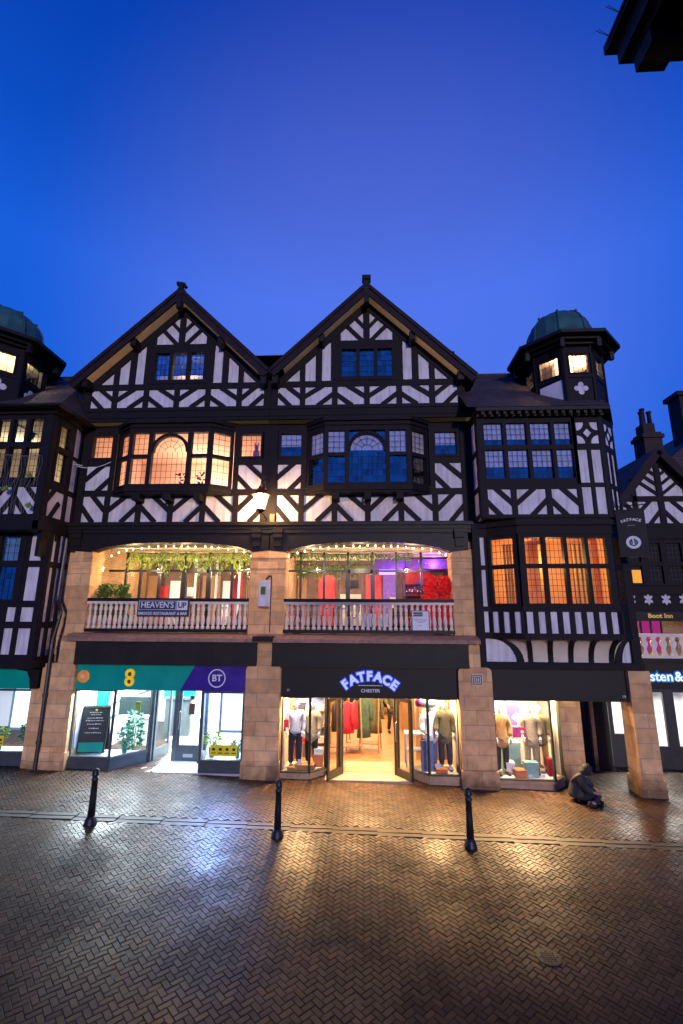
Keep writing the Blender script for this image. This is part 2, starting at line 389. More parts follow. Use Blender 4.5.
def room(parent, x0, x1, y0, y1, z0, z1, m, light=None, col=(1,.8,.55), lamp=True, name='room', floor=None, lz=None, mlamp='e_warm', open_right=False, ly=None):
    r = MB()
    r.quad((x0,y1,z0),(x1,y1,z0),(x1,y1,z1),(x0,y1,z1)); r.quad((x0,y0,z0),(x0,y1,z0),(x0,y1,z1),(x0,y0,z1)); r.quad((x1,y1,z0),(x1,y0,z0),(x1,y0,z1),(x1,y1,z1)) if not open_right else None
    r.quad((x0,y0,z1),(x0,y1,z1),(x1,y1,z1),(x1,y0,z1)); r.quad((x0,y0,z0),(x1,y0,z0),(x1,y1,z0),(x0,y1,z0), 1 if floor else 0)
    o = r.build(name, [M[m], M[floor]] if floor else M[m], parent)
    if light:
        cx, cy = (x0+x1)/2, (y0+y1)/2
        if lamp:
            l = MB(); l.lathe([(.02,0),(.11,.01),(.16,.05),(.10,.09),(.02,.10),(.02,.3)],(cx,cy,z1-.32),10)
            l.build('pendant_lamp', M[mlamp], o)
        point('room_light', (cx,ly if ly is not None else cy,(lz or z1-.45)), light, col, .12, parent)
    return o

# ================================================================== the street
def herringbone():
    mb = MB(); tints = []
    L_, W_ = .160, .08; g = .005; c45 = math.sqrt(.5)
    x0, x1, y0, y1 = -14, 13, -12.5, 3.0
    rnd = random.Random(3); vs = mb.v; fs = mb.f
    def put(u, v, lu, lv):
        cu, cv = u+lu/2, v+lv/2
        X, Y = (cu-cv)*c45, (cu+cv)*c45
        if not (x0 < X < x1 and y0 < Y < y1): return
        if -2.93 < Y < -2.62: return
        hu, hv = lu/2-g/2, lv/2-g/2; tz = rnd.uniform(-.0025,.0025)
        ta, tb = rnd.uniform(-.010,.010), rnd.uniform(-.010,.010); cr = .006
        if rnd.random() < .012: tz -= .007
        rw = rnd.random(); b = len(vs)
        for (k, dz) in ((0, -.03), (0, -.004), (cr, .0)):
            for su, sv in ((-1,-1),(1,-1),(1,1),(-1,1)):
                a, c = su*(hu-k), sv*(hv-k)
                px, py = (cu+a-cv-c)*c45, (cu+a+cv+c)*c45
                vs.append((px, py, gz(px)+.012*math.sin(px*.7)*math.cos(py*.9)*.5+tz+dz+(a*ta+c*tb if dz > -.02 else 0)))
        for r in (0, 4):
            for k in range(4):
                fs.append((b+r+k, b+r+(k+1)%4, b+r+4+(k+1)%4, b+r+4+k)); tints.append(rw)
        fs.append((b+8,b+9,b+10,b+11)); tints.append(rw)
    un = L_/2; n = int(22/un)
    for i in range(-n, n):
        for j in range(-n, n):
            k = (i-j) % 4
            if k == 0: put(i*un, j*un, L_, un)
            elif k == 3: put(i*un, j*un, un, L_)
    return mb, tints
def paving_material():
    m, nt, out = nodes('wet_brick_paving')
    p = N(nt,'ShaderNodeBsdfPrincipled'); L(nt,p.outputs[0],out.inputs[0])
    at = N(nt,'ShaderNodeAttribute'); at.attribute_name = 'tint'
    rp = N(nt,'ShaderNodeValToRGB'); cr = rp.color_ramp
    cr.elements[0].color = (.034,.016,.008,1); cr.elements[1].color = (.085,.038,.015,1)
    e = cr.elements.new(.45); e.color = (.056,.026,.012,1); e = cr.elements.new(.8); e.color = (.062,.032,.017,1)
    L(nt,at.outputs['Fac'],rp.inputs[0])
    g = N(nt,'ShaderNodeNewGeometry')
    n1 = N(nt,'ShaderNodeTexNoise'); n1.inputs['Scale'].default_value = 55; n1.inputs['Detail'].default_value = 6; L(nt,g.outputs['Position'],n1.inputs['Vector'])
    n2 = N(nt,'ShaderNodeTexNoise'); n2.inputs['Scale'].default_value = .55; n2.inputs['Detail'].default_value = 5; L(nt,g.outputs['Position'],n2.inputs['Vector'])
    mr = N(nt,'ShaderNodeMapRange'); mr.inputs['From Min'].default_value=.35; mr.inputs['From Max'].default_value=.7; mr.inputs['To Min'].default_value=.65; mr.inputs['To Max'].default_value=1.25
    L(nt,n1.outputs['Fac'],mr.inputs['Value'])
    mx = N(nt,'ShaderNodeMix',data_type='RGBA',blend_type='MULTIPLY'); mx.inputs['Factor'].default_value=1
    L(nt,rp.outputs[0],mx.inputs['A']); L(nt,mr.outputs[0],mx.inputs['B'])
    n3 = N(nt,'ShaderNodeTexNoise'); n3.inputs['Scale'].default_value = 1.3; n3.inputs['Detail'].default_value = 7; L(nt,g.outputs['Position'],n3.inputs['Vector'])
    m3 = N(nt,'ShaderNodeMapRange'); m3.inputs['From Min'].default_value=.35; m3.inputs['From Max'].default_value=.65; m3.inputs['To Min'].default_value=.55; m3.inputs['To Max'].default_value=1.3
    L(nt,n3.outputs['Fac'],m3.inputs['Value'])
    mz = N(nt,'ShaderNodeMix',data_type='RGBA',blend_type='MULTIPLY'); mz.inputs['Factor'].default_value=1
    L(nt,mx.outputs['Result'],mz.inputs['A']); L(nt,m3.outputs[0],mz.inputs['B']); L(nt,mz.outputs['Result'],p.inputs['Base Color'])
    r2 = N(nt,'ShaderNodeMapRange'); r2.inputs['From Min'].default_value=.38; r2.inputs['From Max'].default_value=.62; r2.inputs['To Min'].default_value=.29; r2.inputs['To Max'].default_value=.55
    L(nt,n2.outputs['Fac'],r2.inputs['Value'])
    a2 = N(nt,'ShaderNodeMath',operation='MULTIPLY_ADD'); a2.inputs[1].default_value=.18; L(nt,n1.outputs['Fac'],a2.inputs[0]); L(nt,r2.outputs[0],a2.inputs[2])
    a3 = N(nt,'ShaderNodeMath',operation='MULTIPLY_ADD'); a3.inputs[1].default_value=-.10; L(nt,at.outputs['Fac'],a3.inputs[0]); L(nt,a2.outputs[0],a3.inputs[2])
    L(nt,a3.outputs[0],p.inputs['Roughness']); p.inputs['Specular IOR Level'].default_value=.27
    b = N(nt,'ShaderNodeBump'); b.inputs['Strength'].default_value=.35; b.inputs['Distance'].default_value=.006
    L(nt,n1.outputs['Fac'],b.inputs['Height']); L(nt,b.outputs[0],p.inputs['Normal'])
    return m
def build_street():
    mb, tints = herringbone()
    o = mb.build('paving', paving_material()); struct(o)
    a = o.data.attributes.new('tint','FLOAT','FACE'); a.data.foreach_set('value', tints)
    g = MB(); g.quad((-120,-120,gz(-120)-.014),(120,-120,gz(120)-.014),(120,160,gz(120)-.014),(-120,160,gz(-120)-.014))
    struct(g.build('ground', mat('joint_sand',(.022,.016,.013),None,30,.6)))
    # drainage channel between footway and roadway: flat setts with a dark slot
    ch = MB(); x = -14
    while x < 13:
        l = random.uniform(.85,.95); z = gz(x+l/2)+random.uniform(-.004,.004)
        ch.box(x+.004,x+l-.004,-2.925,-2.80,z-.06,z+.004); ch.box(x+.004,x+l-.004,-2.755,-2.625,z-.06,z+.002); x += l
    struct(ch.build('drain_channel', mat('wet_channel_stone',(.048,.032,.022),(.028,.020,.015),5,.6,.3,rvar=.12)))
    mh = MB(); c = (2.38,-6.05,gz(2.38)+.008)
    mh.lathe([(.16,-.03),(.16,.004),(.145,.008)],c,20)
    for i in range(-3,4):
        for j in range(-3,4):
            if i*i+j*j < 10: mh.box(c[0]+i*.036-.010,c[0]+i*.036+.010,c[1]+j*.036-.010,c[1]+j*.036+.010,c[2]+.008,c[2]+.013)
    tag(mh.build('manhole_cover',M['iron']),'small round dark iron cover set in the wet brick roadway','manhole cover')

# ================================================================== the double-gabled building
MAINX = (-5.95, .14)
POST = (-2.03,-1.01,0,1.01,2.03)
def build_main():
    B = thing('gabled_building','tall black and white timber framed building with two gables, balcony and shops below','building',(-2.9,.3,0))
    P = MB(); T = MB()                   # plaster skin, timber frame
    yw = .25
    # ---- second floor wall, openings for the two oriels and four small windows
    holes = []
    for c in MAINX: holes += [(c-1.9,c+1.9,8.05,10.1),(c-2.73,c-2.04,9.08,9.84),(c+2.06,c+2.84,9.08,9.84)]
    P.holed(-9.05,3.3,6.9,10.12,holes,yw,yw+.12)
    seq = 0
    for gi, c in enumerate(MAINX):
        xs = [c-2.90,c-2.03,c-1.01,c,c+1.01,c+2.03,c+2.97]
        for i, x in enumerate(xs[1:-1]): T.box(x-.085,x+.085,yw-.05,yw+.05,6.98,7.84)
        for i in range(6): herring(T, xs[i]+.085, xs[i+1]-.085, 7.03, 7.82, '\\/'[i%2], yw-.036, yw+.05)
        herring(T, c-2.80, c-1.98, 8.02, 8.81, '/', yw-.036, yw+.05); herring(T, c+2.02, c+2.84, 8.02, 8.81, '\\', yw-.036, yw+.05)
        for sgn in (-1,1):
            T.box(c+sgn*1.98-.08,c+sgn*1.98+.08,yw-.05,yw+.05,7.84,10.1)
    for x, h in ((-8.92,.16),(-2.9,.25),(3.2,.2)): T.box(x-h,x+h,yw-.06,yw+.05,6.95,10.12)
    T.box(-9.05,3.3,yw-.044,yw+.05,7.82,8.01); T.box(-9.05,3.3,yw-.044,yw+.05,6.9,7.0)
    for c in MAINX:
        for a, b in ((c-2.84,c-1.97),(c+1.97,c+2.84)):
            T.box(a,b,yw-.044,yw+.05,8.81,9.0); T.box(a,b,yw-.044,yw+.05,9.9,10.12)
            window(B,None,spans(a+.13,b-.10,1,.1),[(9.09,9.82)],(.1,.1,.08,.08),'g_lit' if c < -3 else 'g_dark',.15,yw-.03,.15,(.0,) if False else ((.45,) if c > -3 else None))
    # ---- gables, jettied forward of the wall
    for gi, c in enumerate(MAINX):
        ap = 14.33; sl = .985
        def zt(x): return ap-sl*abs(x-c)
        wx = .87
        G = MB(); g0 = 10.55
        G.prism([(c-3.0,g0),(c+3.0,g0),(c+3.0,zt(c+3.0)),(c+wx,zt(c+wx)),(c+wx,12.62),(c+wx,11.62),(c-wx,11.62),(c-wx,zt(c-wx)),(c-3.0,zt(c-3.0))],0,.12)
        G.prism([(c-wx,12.64),(c+wx,12.64),(c+wx,zt(c+wx)),(c,ap),(c-wx,zt(c-wx))],0.001,.119)
        gable = G.build('gable',M['plaster'],B)
        F = MB(); f0, f1 = -.06, .04
        F.box(c-3.05,c+3.05,f0-.02,.25,10.19,10.66)
        F.box(c-3.05,c+3.05,f0-.045,f0-.018,10.30,10.38); F.box(c-3.05,c+3.05,f0-.05,f0-.018,10.53,10.61)
        F.box(c-3.0,c+3.0,f0+.006,f1,11.30,11.49)
        xs = [c-2.86,c-2.03,c-1.01,c,c+1.01,c+2.03,c+2.86]
        for x in xs[1:-1]: F.box(x-.085,x+.085,f0,f1,10.66,11.32)
        for x in (c-2.93,c+2.93): F.box(x-.11,x+.11,f0,f1,10.66,11.4)
        for i in range(6): herring(F, xs[i]+.08, xs[i+1]-.08, 10.69, 11.30, '\\/'[i%2], f0+.014, f1, .14)
        for s in (-1,1):
            for off, w in ((.99,.30),(1.53,.20),(2.05,.17)):
                x = c+s*off
                F.prism([(x-w/2,11.45),(x+w/2,11.45),(x+w/2,zt(x+w/2)-.06),(x-w/2,zt(x-w/2)-.06)],f0,f1)
            F.beam((c+s*3.0,zt(c+3.0)-.13),(c,ap-.13),.24,f0-.012,f1)             # rafter following the verge
            F.beam((c+s*.62,13.42),(c+s*.12,12.88),.13,f0+.014,f1); F.beam((c+s*.36,13.72),(c+s*.05,13.36),.11,f0+.014,f1)
            F.beam((c+s*.98,13.08),(c+s*.66,12.86),.12,f0+.014,f1) if False else None
        F.box(c-1.15,c+1.15,f0+.004,f1,12.70,12.90)
        F.box(c-.1,c+.1,f0+.002,f1,12.72,ap-.05)
        F.box(c-.99,c+.99,f0+.008,f1,12.60,12.72); F.box(c-.99,c+.99,f0-.02,f1,11.49,11.60)
        F.build('timber_frame',M['timber'],gable)
        window(B,None,spans(c-.80,c+.80,3,.12),[(11.64,12.60)],(.07,.07,.04,.03),'g_sky' if gi == 0 else 'g_dark',.16,-.02,.12)
        if gi == 0:
            q = MB(); q.box(c-.8,c+.8,.20,.24,11.55,11.90); q.build('bright_strip_board',M['cream'],B); point('strip_fill_light',(c+.25,.12,12.15),110,(1,.85,.6),.03,B)  # board and lamp added to imitate a bright strip low in the panes
        # roof: two slopes running back, thick bargeboards, cream soffit under the verge
        Rf = MB(); yv = -.42; ra = 14.70; hf = {-1: 3.32 if gi == 0 else 3.02, 1: 3.02 if gi == 0 else 3.32}
        for s in (-1,1):
            half = hf[s]
            zf = ra-sl*half
            Rf.prism([(c,ra),(c+s*half,zf),(c+s*half,zf-.14),(c,ra-.14)],yv,9.0)
        ro = Rf.build('roof',M['tile'],B)
        cp = MB()
        n = 22
        for k in range(n): cp.box(c-.09,c+.09,yv+k*.4,yv+k*.4+.39,ra-.06,ra+.035)
        cp.build('ridge_tiles',M['tile'],ro)
        for s in (-1,1):
            bb = MB(); half = hf[s]
            bb.prism([(c,ra-.10),(c+s*(half+.02),ra-.10-sl*(half+.02)),(c+s*(half-.15),ra-.40-sl*(half-.15)),(c,ra-.40)],yv-.05,yv+.005)
            bb.beam((c,ra-.06),(c+s*half,ra-.06-sl*half),.11,yv-.09,yv-.048)
            bb.beam((c,ra-.38),(c+s*(half-.2),ra-.38-sl*(half-.2)),.05,yv-.07,yv-.048)
            bb.build('bargeboard',M['board'],ro)
            so = MB(); so.prism([(c,ra-.37),(c+s*(half-.4),ra-.37-sl*(half-.4)),(c+s*(half-.4),ra-.33-sl*(half-.4)),(c,ra-.33)],yv+.006,.0)
            so.build('soffit',M['cream'],ro)
            pu = MB()
            for t in (1.43,2.86): pu.box(c+s*t-.09,c+s*t+.09,yv+.01,.0,ra-.62-sl*t,ra-.36-sl*t)
            pu.build('purlin_end',M['timber2'],ro)
        fi = MB()
        fi.box(c-.08,c+.08,yv-.1,yv+.1,ra-.75,ra-.02)
        if gi == 0:
            fi.box(c-.07,c+.07,yv-.06,yv+.06,ra-.02,ra+.13); fi.beam((c-.15,ra+.20),(c+.12,ra+.14),.10,yv-.07,yv+.07); fi.beam((c+.02,ra+.2),(c+.17,ra+.05),.09,yv-.05,yv+.05)
        else:
            fi.box(c-.10,c+.10,yv-.08,yv+.08,ra-.02,ra+.10); fi.box(c-.14,c+.14,yv-.12,yv+.12,ra+.10,ra+.24)
        fi.build('finial',M['timber2'],ro)
        # ---- oriel window below the gable
        oriel(B, c, gi == 0)
    V = MB(); V.box(-3.25,-2.55,.6,8,11.6,12.35); V.prism([(-9.4,12.0),(-9.4,10.4),(-8.4,10.4),(-8.4,12.0)],1.2,6)
    V.build('valley_roof',M['tile'],B)
    V = MB(); V.box(-9.12,-8.5,.20,.55,2.4,6.95); V.build('side_wall',M['stone'],B)
    J = MB(); J.quad((-9.1,-.01,10.19),(3.4,-.01,10.19),(3.4,.26,10.19),(-9.1,.26,10.19)); J.build('jetty_soffit',M['cream'],B)
    Pm = P.build('wall',M['plaster'],B); T.build('timber_frame',M['timber'],Pm)
    # ---- rooms behind the second floor windows
    room(B,-8.75,-3.0,.42,3.6,7.7,10.05,'peach',190,(1,.76,.56),lamp=False,lz=8.8,ly=2.7)
    room(B,-2.75,3.1,.42,3.6,7.7,10.05,'dark')
    room(B,-8.5,3.0,.3,3.0,11.0,12.65,'dark')
    # ---- moulded jetty beam, arched gallery beams, brackets
    J = MB()
    J.box(-9.05,3.35,-.08,.30,6.72,6.93); J.box(-9.05,3.35,-.14,-.078,6.82,6.90); J.box(-9.05,3.35,-.05,.28,6.60,6.722)
    J.build('jetty_beam',M['timber2'],B)
    for x0, x1 in ((-8.15,-3.26),(-2.29,2.53)):
        n = 24; pts = [(x0-.9 if x0 < -8 else x0-.5,6.62),(x0-.9 if x0 < -8 else x0-.5,6.09)]
        for k in range(n+1):
            t = k/n; x = x0+(x1-x0)*t; u = abs(2*t-1); pts.append((x,6.33-.24*u**2.6-(.05*u**14)))
        pts += [(x1+.5,6.09),(x1+.5,6.62)]
        A = MB()
        for (a, b) in zip(pts[1:-2], pts[2:-1]):
            A.prism([(a[0],6.62),(a[0],a[1]),(b[0],b[1]),(b[0],6.62)],.0,.32)
        A.build('gallery_arch',M['timber2'],B)
    for x in (-3.15,-2.52,2.77,-8.6):
        b = MB(); b.prism([(x-.13,6.72),(x+.13,6.72),(x+.11,6.2),(x-.11,6.2)],-.06,.02); b.prism([(x-.14,6.60),(x+.14,6.60),(x+.14,6.45),(x-.14,6.45)],-.12,-.058); b.box(x-.15,x+.15,-.15,-.05,6.60,6.70)
        b.build('bracket',M['timber2'],B)
    # ---- sandstone piers, ground and gallery
    def pier(xg0,xg1,xu0,xu1,nk0,nk1,yf=-.18):
        s = MB(); zb = gz(xg0)-.25
        s.box(xg0,xg1,yf,.55,zb,2.76)
        n = 6; cx = .16
        pts = [(xg0,2.758)]+[(xg0+cx*(1-math.cos(k/n*PI/2)),2.758+.13*math.sin(k/n*PI/2)) for k in range(1,n+1)]
        pts += [(xg1-cx*(1-math.cos(k/n*PI/2)),2.758+.13*math.sin(k/n*PI/2)) for k in range(n,-1,-1)]
        s.prism(pts,yf,.55); s.prism([(nk0,2.88),(nk1,2.88),(nk1,3.44),(nk1-.05,3.52),(nk0+.05,3.52),(nk0,3.44)],yf+.003,.5)
        s.box(xg0-.03,xg1+.03,yf-.04,.5,zb,gz(xg0)+.42)
        s.box(xu0,xu1,.02,.62,3.68,5.56); s.box(xu0-.015,xu1+.015,0,.62,5.555,5.88); s.box(xu0+.01,xu1-.01,.01,.62,5.875,6.12)
        s.box(xu0-.04,xu1+.04,-.03,.62,5.86,5.91)
        s.build('pier',M['stone'],B)
    pier(-9.02,-8.08,-8.66,-8.10,-8.6,-8.16); pier(-3.24,-2.27,-3.30,-2.28,-2.95,-2.54); pier(2.53,3.42,2.53,3.16,2.84,3.14)
    # ---- ledge and dark beams over the shops
    g = MB()
    for x0, x1 in ((-8.4,-2.72),(-2.72,3.12)):
        g.prism([(x0,3.50),(x1,3.50),(x1,3.60),(x0,3.60)],-.42,.3); 
    g.raw([(-8.4,-.42,3.60),(3.12,-.42,3.60),(3.12,.02,3.71),(-8.4,.02,3.71),(-8.4,.02,3.6),(3.12,.02,3.6)],[(0,1,2,3),(0,3,4),(1,5,2)])
    g.build('ledge',M['ledge'],B)
    g = MB(); g.box(-3.05,-2.48,-.45,-.1,3.52,3.66); g.build('pier_cap',M['timber2'],B)
    for x0, x1 in ((-8.1,-2.96),(-2.53,2.83)):
        b = MB(); b.box(x0,x1,-.24,.2,2.86,3.497); b.box(x0,x1,-.262,-.238,2.86,2.93); b.box(x0,x1,-.262,-.238,3.40,3.497)
        for k in range(1,4): xx = x0+(x1-x0)*k/4+random.uniform(-.1,.1); b.box(xx-.05,xx+.05,-.246,-.238,2.94,3.39); b.box(xx-.004,xx+.004,-.249,-.245,2.94,3.39)
        b.build('shop_beam',M['fascia'],B)
    # ---- balustrades
    for x0, x1, ends in ((-8.04,-3.30,1),(-2.28,2.53,1)):
        rail = MB(); rail.box(x0,x1,-.08,.06,4.60,4.69); rail.box(x0,x1,-.06,.05,3.74,3.83)
        rb = rail.build('balustrade_rail',M['timber2'],B)
        hr = MB(); hr.box(x0,x1,-.055,.04,4.535,4.598); hr.build('top_band',M['baluster'],rb)
        n = 31; base = None
        prof = [(.055,0),(.055,.07),(.03,.09),(.05,.16),(.056,.25),(.04,.36),(.026,.42),(.045,.44),(.026,.47),(.05,.55),(.043,.61),(.028,.66),(.05,.68),(.05,.71)]
        for k in range(n):
            x = x0+.09+(x1-x0-.18)*k/(n-1)
            if base is None:
                q = MB(); q.lathe(prof,(0,0,0),8); base = q.build('baluster',M['baluster'],None,True); o = base
            else:
                o = base.copy(); COL.objects.link(o)
            o.parent = rb; o.location = (x+random.uniform(-.007,.007),-.005+random.uniform(-.004,.004),3.83); o.rotation_euler = (random.uniform(-.012,.012),random.uniform(-.012,.012),random.uniform(0,3))
    gallery(B)
    shops(B)
    return B

def oriel(B, c, lit):
    yf, yb = -.16, .25; hw, ht = 1.27, 1.86; z0, z1 = 8.0, 10.19
    gl = 'g_lit' if lit else 'g_dark'
    # front: three bays, the middle one with a round-headed light
    cols = [(c-1.19,c-.69),(c+.67,c+1.17)]; ac, ar = c-.01, .55
    w = MB(); pn = MB()
    rows = [(8.10,8.94),(9.05,9.76)]
    for a, b in ((c-hw-.04,c-1.19),(c-.69,c-.56),(c+.54,c+.67),(c+1.17,c+hw+.04)): w.box(a,b,yf-.03,yf+.12,z0,9.86)
    for a, b in cols:
        w.box(a,b,yf-.022,yf+.116,8.94,9.05)
        for r in rows: pane(pn,a,b,r[0],r[1],yf+.05,.16)
    za = 9.14; n = 14
    arc = [(ac+ar*math.cos(PI*k/n), za+ar*math.sin(PI*k/n)) for k in range(n+1)]
    for p, q in zip(arc, arc[1:]): w.beam(p,q,.09,yf-.028,yf+.11,0,.012)
    pane(pn,ac-ar,ac+ar,8.10,za,yf+.05,.155)
    b0 = len(pn.v); pn.raw([(ac,yf+.05,za)]+[(x,yf+.05,z) for x,z in arc],[(0,i+1,i+2) for i in range(n)],0)
    for k in range(1,6): a = PI*k/6; pn.beam((ac+.16*math.cos(a),za+.16*math.sin(a)),(ac+ar*math.cos(a),za+ar*math.sin(a)),.011,yf+.03,yf+.04,1)
    for rr in (.17,.36):
        pts = [(ac+rr*math.cos(PI*k/n), za+rr*math.sin(PI*k/n)) for k in range(n+1)]
        for p, q in zip(pts, pts[1:]): pn.beam(p,q,.011,yf+.03,yf+.04,1)
    # small spandrel lights beside the arch head
    for s in (-1,1):
        pts = [(ac+s*(ar+.0),9.76)]+[(ac+s*(ar+.045)*math.cos(PI*k/n), za+(ar+.045)*math.sin(PI*k/n)) for k in range(1,n//2)]+[(ac+s*.1,9.76)]
        pn.raw([(x,yf+.055,z) for x,z in pts],[tuple(range(len(pts)))],0)
    w.box(c-hw-.04,c+hw+.04,yf-.032,yf+.12,9.76,9.9); w.box(c-hw-.04,c+hw+.04,yf-.028,yf+.12,z0,8.10)
    # canted sides
    for s in (-1,1):
        ln = math.hypot(ht-hw, yb-yf); ang = math.atan2(yb-yf, ht-hw)
        F = frame(c+s*hw, yf, ang*s) if s > 0 else frame(c-ht, yb, -ang)
        w.M = F; pn.M = F
        a, b = .07, ln-.09
        if s < 0: a, b = .09, ln-.07
        for e in ((0,a),(b,ln)): w.box(e[0],e[1],-.03,.1,z0,9.9)
        w.box(a,b,-.026,.096,8.94,9.05); w.box(a,b,-.026,.096,9.76,9.9); w.box(a,b,-.026,.096,z0,8.10)
        for r in rows: pane(pn,a,b,r[0],r[1],.05,.16)
    w.M = Matrix.Identity(4); pn.M = w.M
    plan = lambda e: [(c-ht-e,yb),(c-hw-e*.5,yf-e),(c+hw+e*.5,yf-e),(c+ht+e,yb)]
    w.slab(plan(.02),9.9,10.188); w.slab(plan(.07),9.92,10.0); w.slab(plan(.11),10.06,10.185)
    w.slab(plan(.08),7.86,8.0); w.slab(plan(.03),7.80,7.862)
    for x in (-1.5,0,1.5) if False else (-.95,0,.95): w.box(c+x-.1,c+x+.1,yf-.02,yb,7.60,7.80)
    o = w.build('oriel_window',M['timber'],B); pn.build('pane',[M[gl],M['lead']],o)
    if not lit:
        bl = MB()
        for a, b in cols: bl.box(a,b,yf+.09,yf+.095,9.06,9.75)
        bl.raw([(ac,yf+.095,za)]+[(x,yf+.095,z) for x,z in arc],[(0,i+1,i+2) for i in range(n)]); 
        for s in (-1,1):
            a, b = (c+s*(hw+.10),yf+.16),(c+s*(ht-.12),yb+.02); bl.quad((a[0],a[1],9.06),(b[0],b[1],9.06),(b[0],b[1],9.75),(a[0],a[1],9.75))
        bl.build('blind',M['blind'],o)
# ------------------------------------------------------------------ gallery behind the balustrades
def gallery(B):
    r = MB()
    r.box(-8.62,3.15,.56,6.3,3.55,3.70)                       # floor
    f = r.build('gallery_floor',M['darkwood'],B)
    r = MB(); r.box(-8.62,3.15,.33,6.3,6.38,6.5)
    for k in range(5): r.box(-8.6,3.1,.75+k*1.15,.87+k*1.15,6.27,6.381)
    r.build('gallery_ceiling',M['warmwall'],B)
    for a_ in ((-8.75,-8.6,.3),(-2.97,-2.61,.62),(3.14,3.25,.3)):
        r = MB(); r.box(a_[0],a_[1],a_[2],6.3,3.7,6.4); r.build('gallery_wall',M['gallerywall'],B)
    # glazed screens set back behind the walkway
    for ms, door, x0, x1 in (((-8.0,-7.5,-6.85,-6.0,-5.16,-4.38,-3.6),3,-8.6,-2.97),((-2.08,-1.3,-.51,.3,1.08,1.89),2,-2.61,2.6)):
        s = MB(); gp = MB(); y = 1.9
        for x in ms: s.box(x-.035,x+.035,y-.04,y+.04,3.7,6.27)
        s.box(x0,x1,y-.03,y+.03,5.62,5.69); s.box(x0,x1,y-.034,y+.034,3.7,3.9)
        a, b = ms[door], ms[door+1]
        s.box(a-.07,a+.07,y-.05,y+.05,3.7,5.69); s.box(b-.07,b+.07,y-.05,y+.05,3.7,5.69); s.box(a,b,y-.05,y+.05,5.58,5.74)
        gp.quad((x0,y,3.9),(x1,y,3.9),(x1,y,6.27),(x0,y,6.27))
        w = s.build('glazed_screen',M['iron'],B); gp.build('pane',M['g_shop'],w)
    # back wall of the rooms, in panels
    yb = 4.6
    def panel(x0,x1,z0,z1,m,y=yb,name='wall_panel'):
        p = MB(); p.box(x0,x1,y-.03,y,z0,z1); p.build(name,M[m],B)
    panel(-8.6,-2.97,3.7,6.38,'gallerybrown',yb+.05,'back_wall'); panel(-2.61,3.14,3.7,6.38,'gallerybrown',yb+.05,'back_wall')
    for a, b, m, t in ((-8.5,-8.05,'wood',5.7),(-7.6,-7.2,'whitewall',5.5),(-7.1,-6.4,'darkwood',5.6),(-6.3,-5.6,'wood',5.7),(-5.5,-5.15,'whitewall',5.5),(-5.1,-4.72,'redwall',5.85),(-7.98,-7.66,'redwall',5.3),(-4.6,-4.1,'darkwood',5.6),(-4.0,-3.5,'redwall',5.8),
                       (-2.55,-2.2,'wood',5.6),(-1.75,-1.1,'redwall',5.75),(-.95,.0,'gallerybrown',5.75),(-.9,-.1,'creamwall',5.0),(.08,.35,'redwall',5.75),(.42,.68,'redwall',5.75),(.75,1.3,'purplepic',5.8),(1.0,1.25,'creamwall',4.9),(1.62,2.6,'redwall',6.0)):
        panel(a,b,3.72,t,m,yb if m != 'creamwall' else yb-.04)
    for x in (-7.75,-6.35,-5.55,-4.68,-3.45): p = MB(); p.lathe([(.07,0),(.07,.06),(.05,.08),(.05,2.5),(.08,2.56),(.08,2.64)],(x,3.9,3.7),10); p.build('column',M['white'],B)
    for k in range(9): panel(-7.05+k*.075,-7.01+k*.075,3.75,5.58,'wood',yb-.04,'batten')
    for k in range(6): panel(-4.56+k*.075,-4.52+k*.075,3.75,5.55,'wood',yb-.04,'batten')
    # beams over the rooms, painted violet at the bar end
    b = MB(); b.box(.4,3.1,3.2,3.5,5.85,6.2); b.build('bar_bulkhead',M['purplepic'],B)
    # bar shelves
    s = MB()
    for z in (4.55,4.98,5.38): s.box(1.55,2.75,4.2,4.5,z-.03,z)
    s.box(1.5,1.55,4.2,4.5,3.7,5.5); s.box(2.75,2.8,4.2,4.5,3.7,5.5)
    sh = s.build('bar_shelf',M['darkwood'],None); tag(sh,'dark shelving of the bar at the right end behind the glazed balcony','shelf')
    prof = [(.04,0),(.045,.02),(.045,.19),(.016,.25),(.016,.31),(.02,.32)]
    q = MB(); q.lathe(prof,(0,0,0),8); base = None
    for z in (4.55,4.98):
        for k in range(11):
            if base is None:
                base = q.build('bottle',glass('bottle_glass',.10,(.55,.65,.75)),None,True); o = base
                tag(o,'glass bottle standing in a row on the bar shelves behind the balcony','bottle','bottles on the bar shelves')
            else: o = base.copy(); COL.objects.link(o)
            o.location = (1.63+k*.107,4.33,z)
    for x, y, p, c in ((-7.3,1.0,60,(1,.72,.40)),(-5.7,1.0,50,(1,.72,.40)),(-4.1,1.0,60,(1,.72,.40)),(-1.6,1.0,50,(1,.74,.45)),(-.1,1.0,50,(1,.74,.48)),(1.5,1.0,50,(1,.66,.46))):
        point('walkway_light',(x,y,5.75),p,c,.08,B)
    for x, y, p, c in ((-7.6,3.3,95,(1,.80,.52)),(-6.2,3.0,95,(1,.78,.5)),(-4.4,3.2,95,(1,.78,.52)),(-1.7,3.2,90,(1,.80,.58)),(-.2,3.2,90,(1,.78,.58)),(1.5,3.2,50,(1,.62,.50))):
        point('room_light',(x,y,5.75),p,c,.10,B)
        q = MB(); q.lathe([(.01,.62),(.012,.17),(.05,.14),(.10,.06),(.115,.055)],(x,y,5.75),10); q.build('pendant_shade',M['iron'],B)
    point('violet_light',(1.3,3.0,5.6),45,(.35,.16,1),.12,B); point('violet_light',(2.5,3.0,6.0),30,(.4,.2,1),.1,B)
    l = MB(); l.box(.55,1.15,2.9,2.96,5.62,5.80); l.build('violet_lamp',M['e_purple'],B)

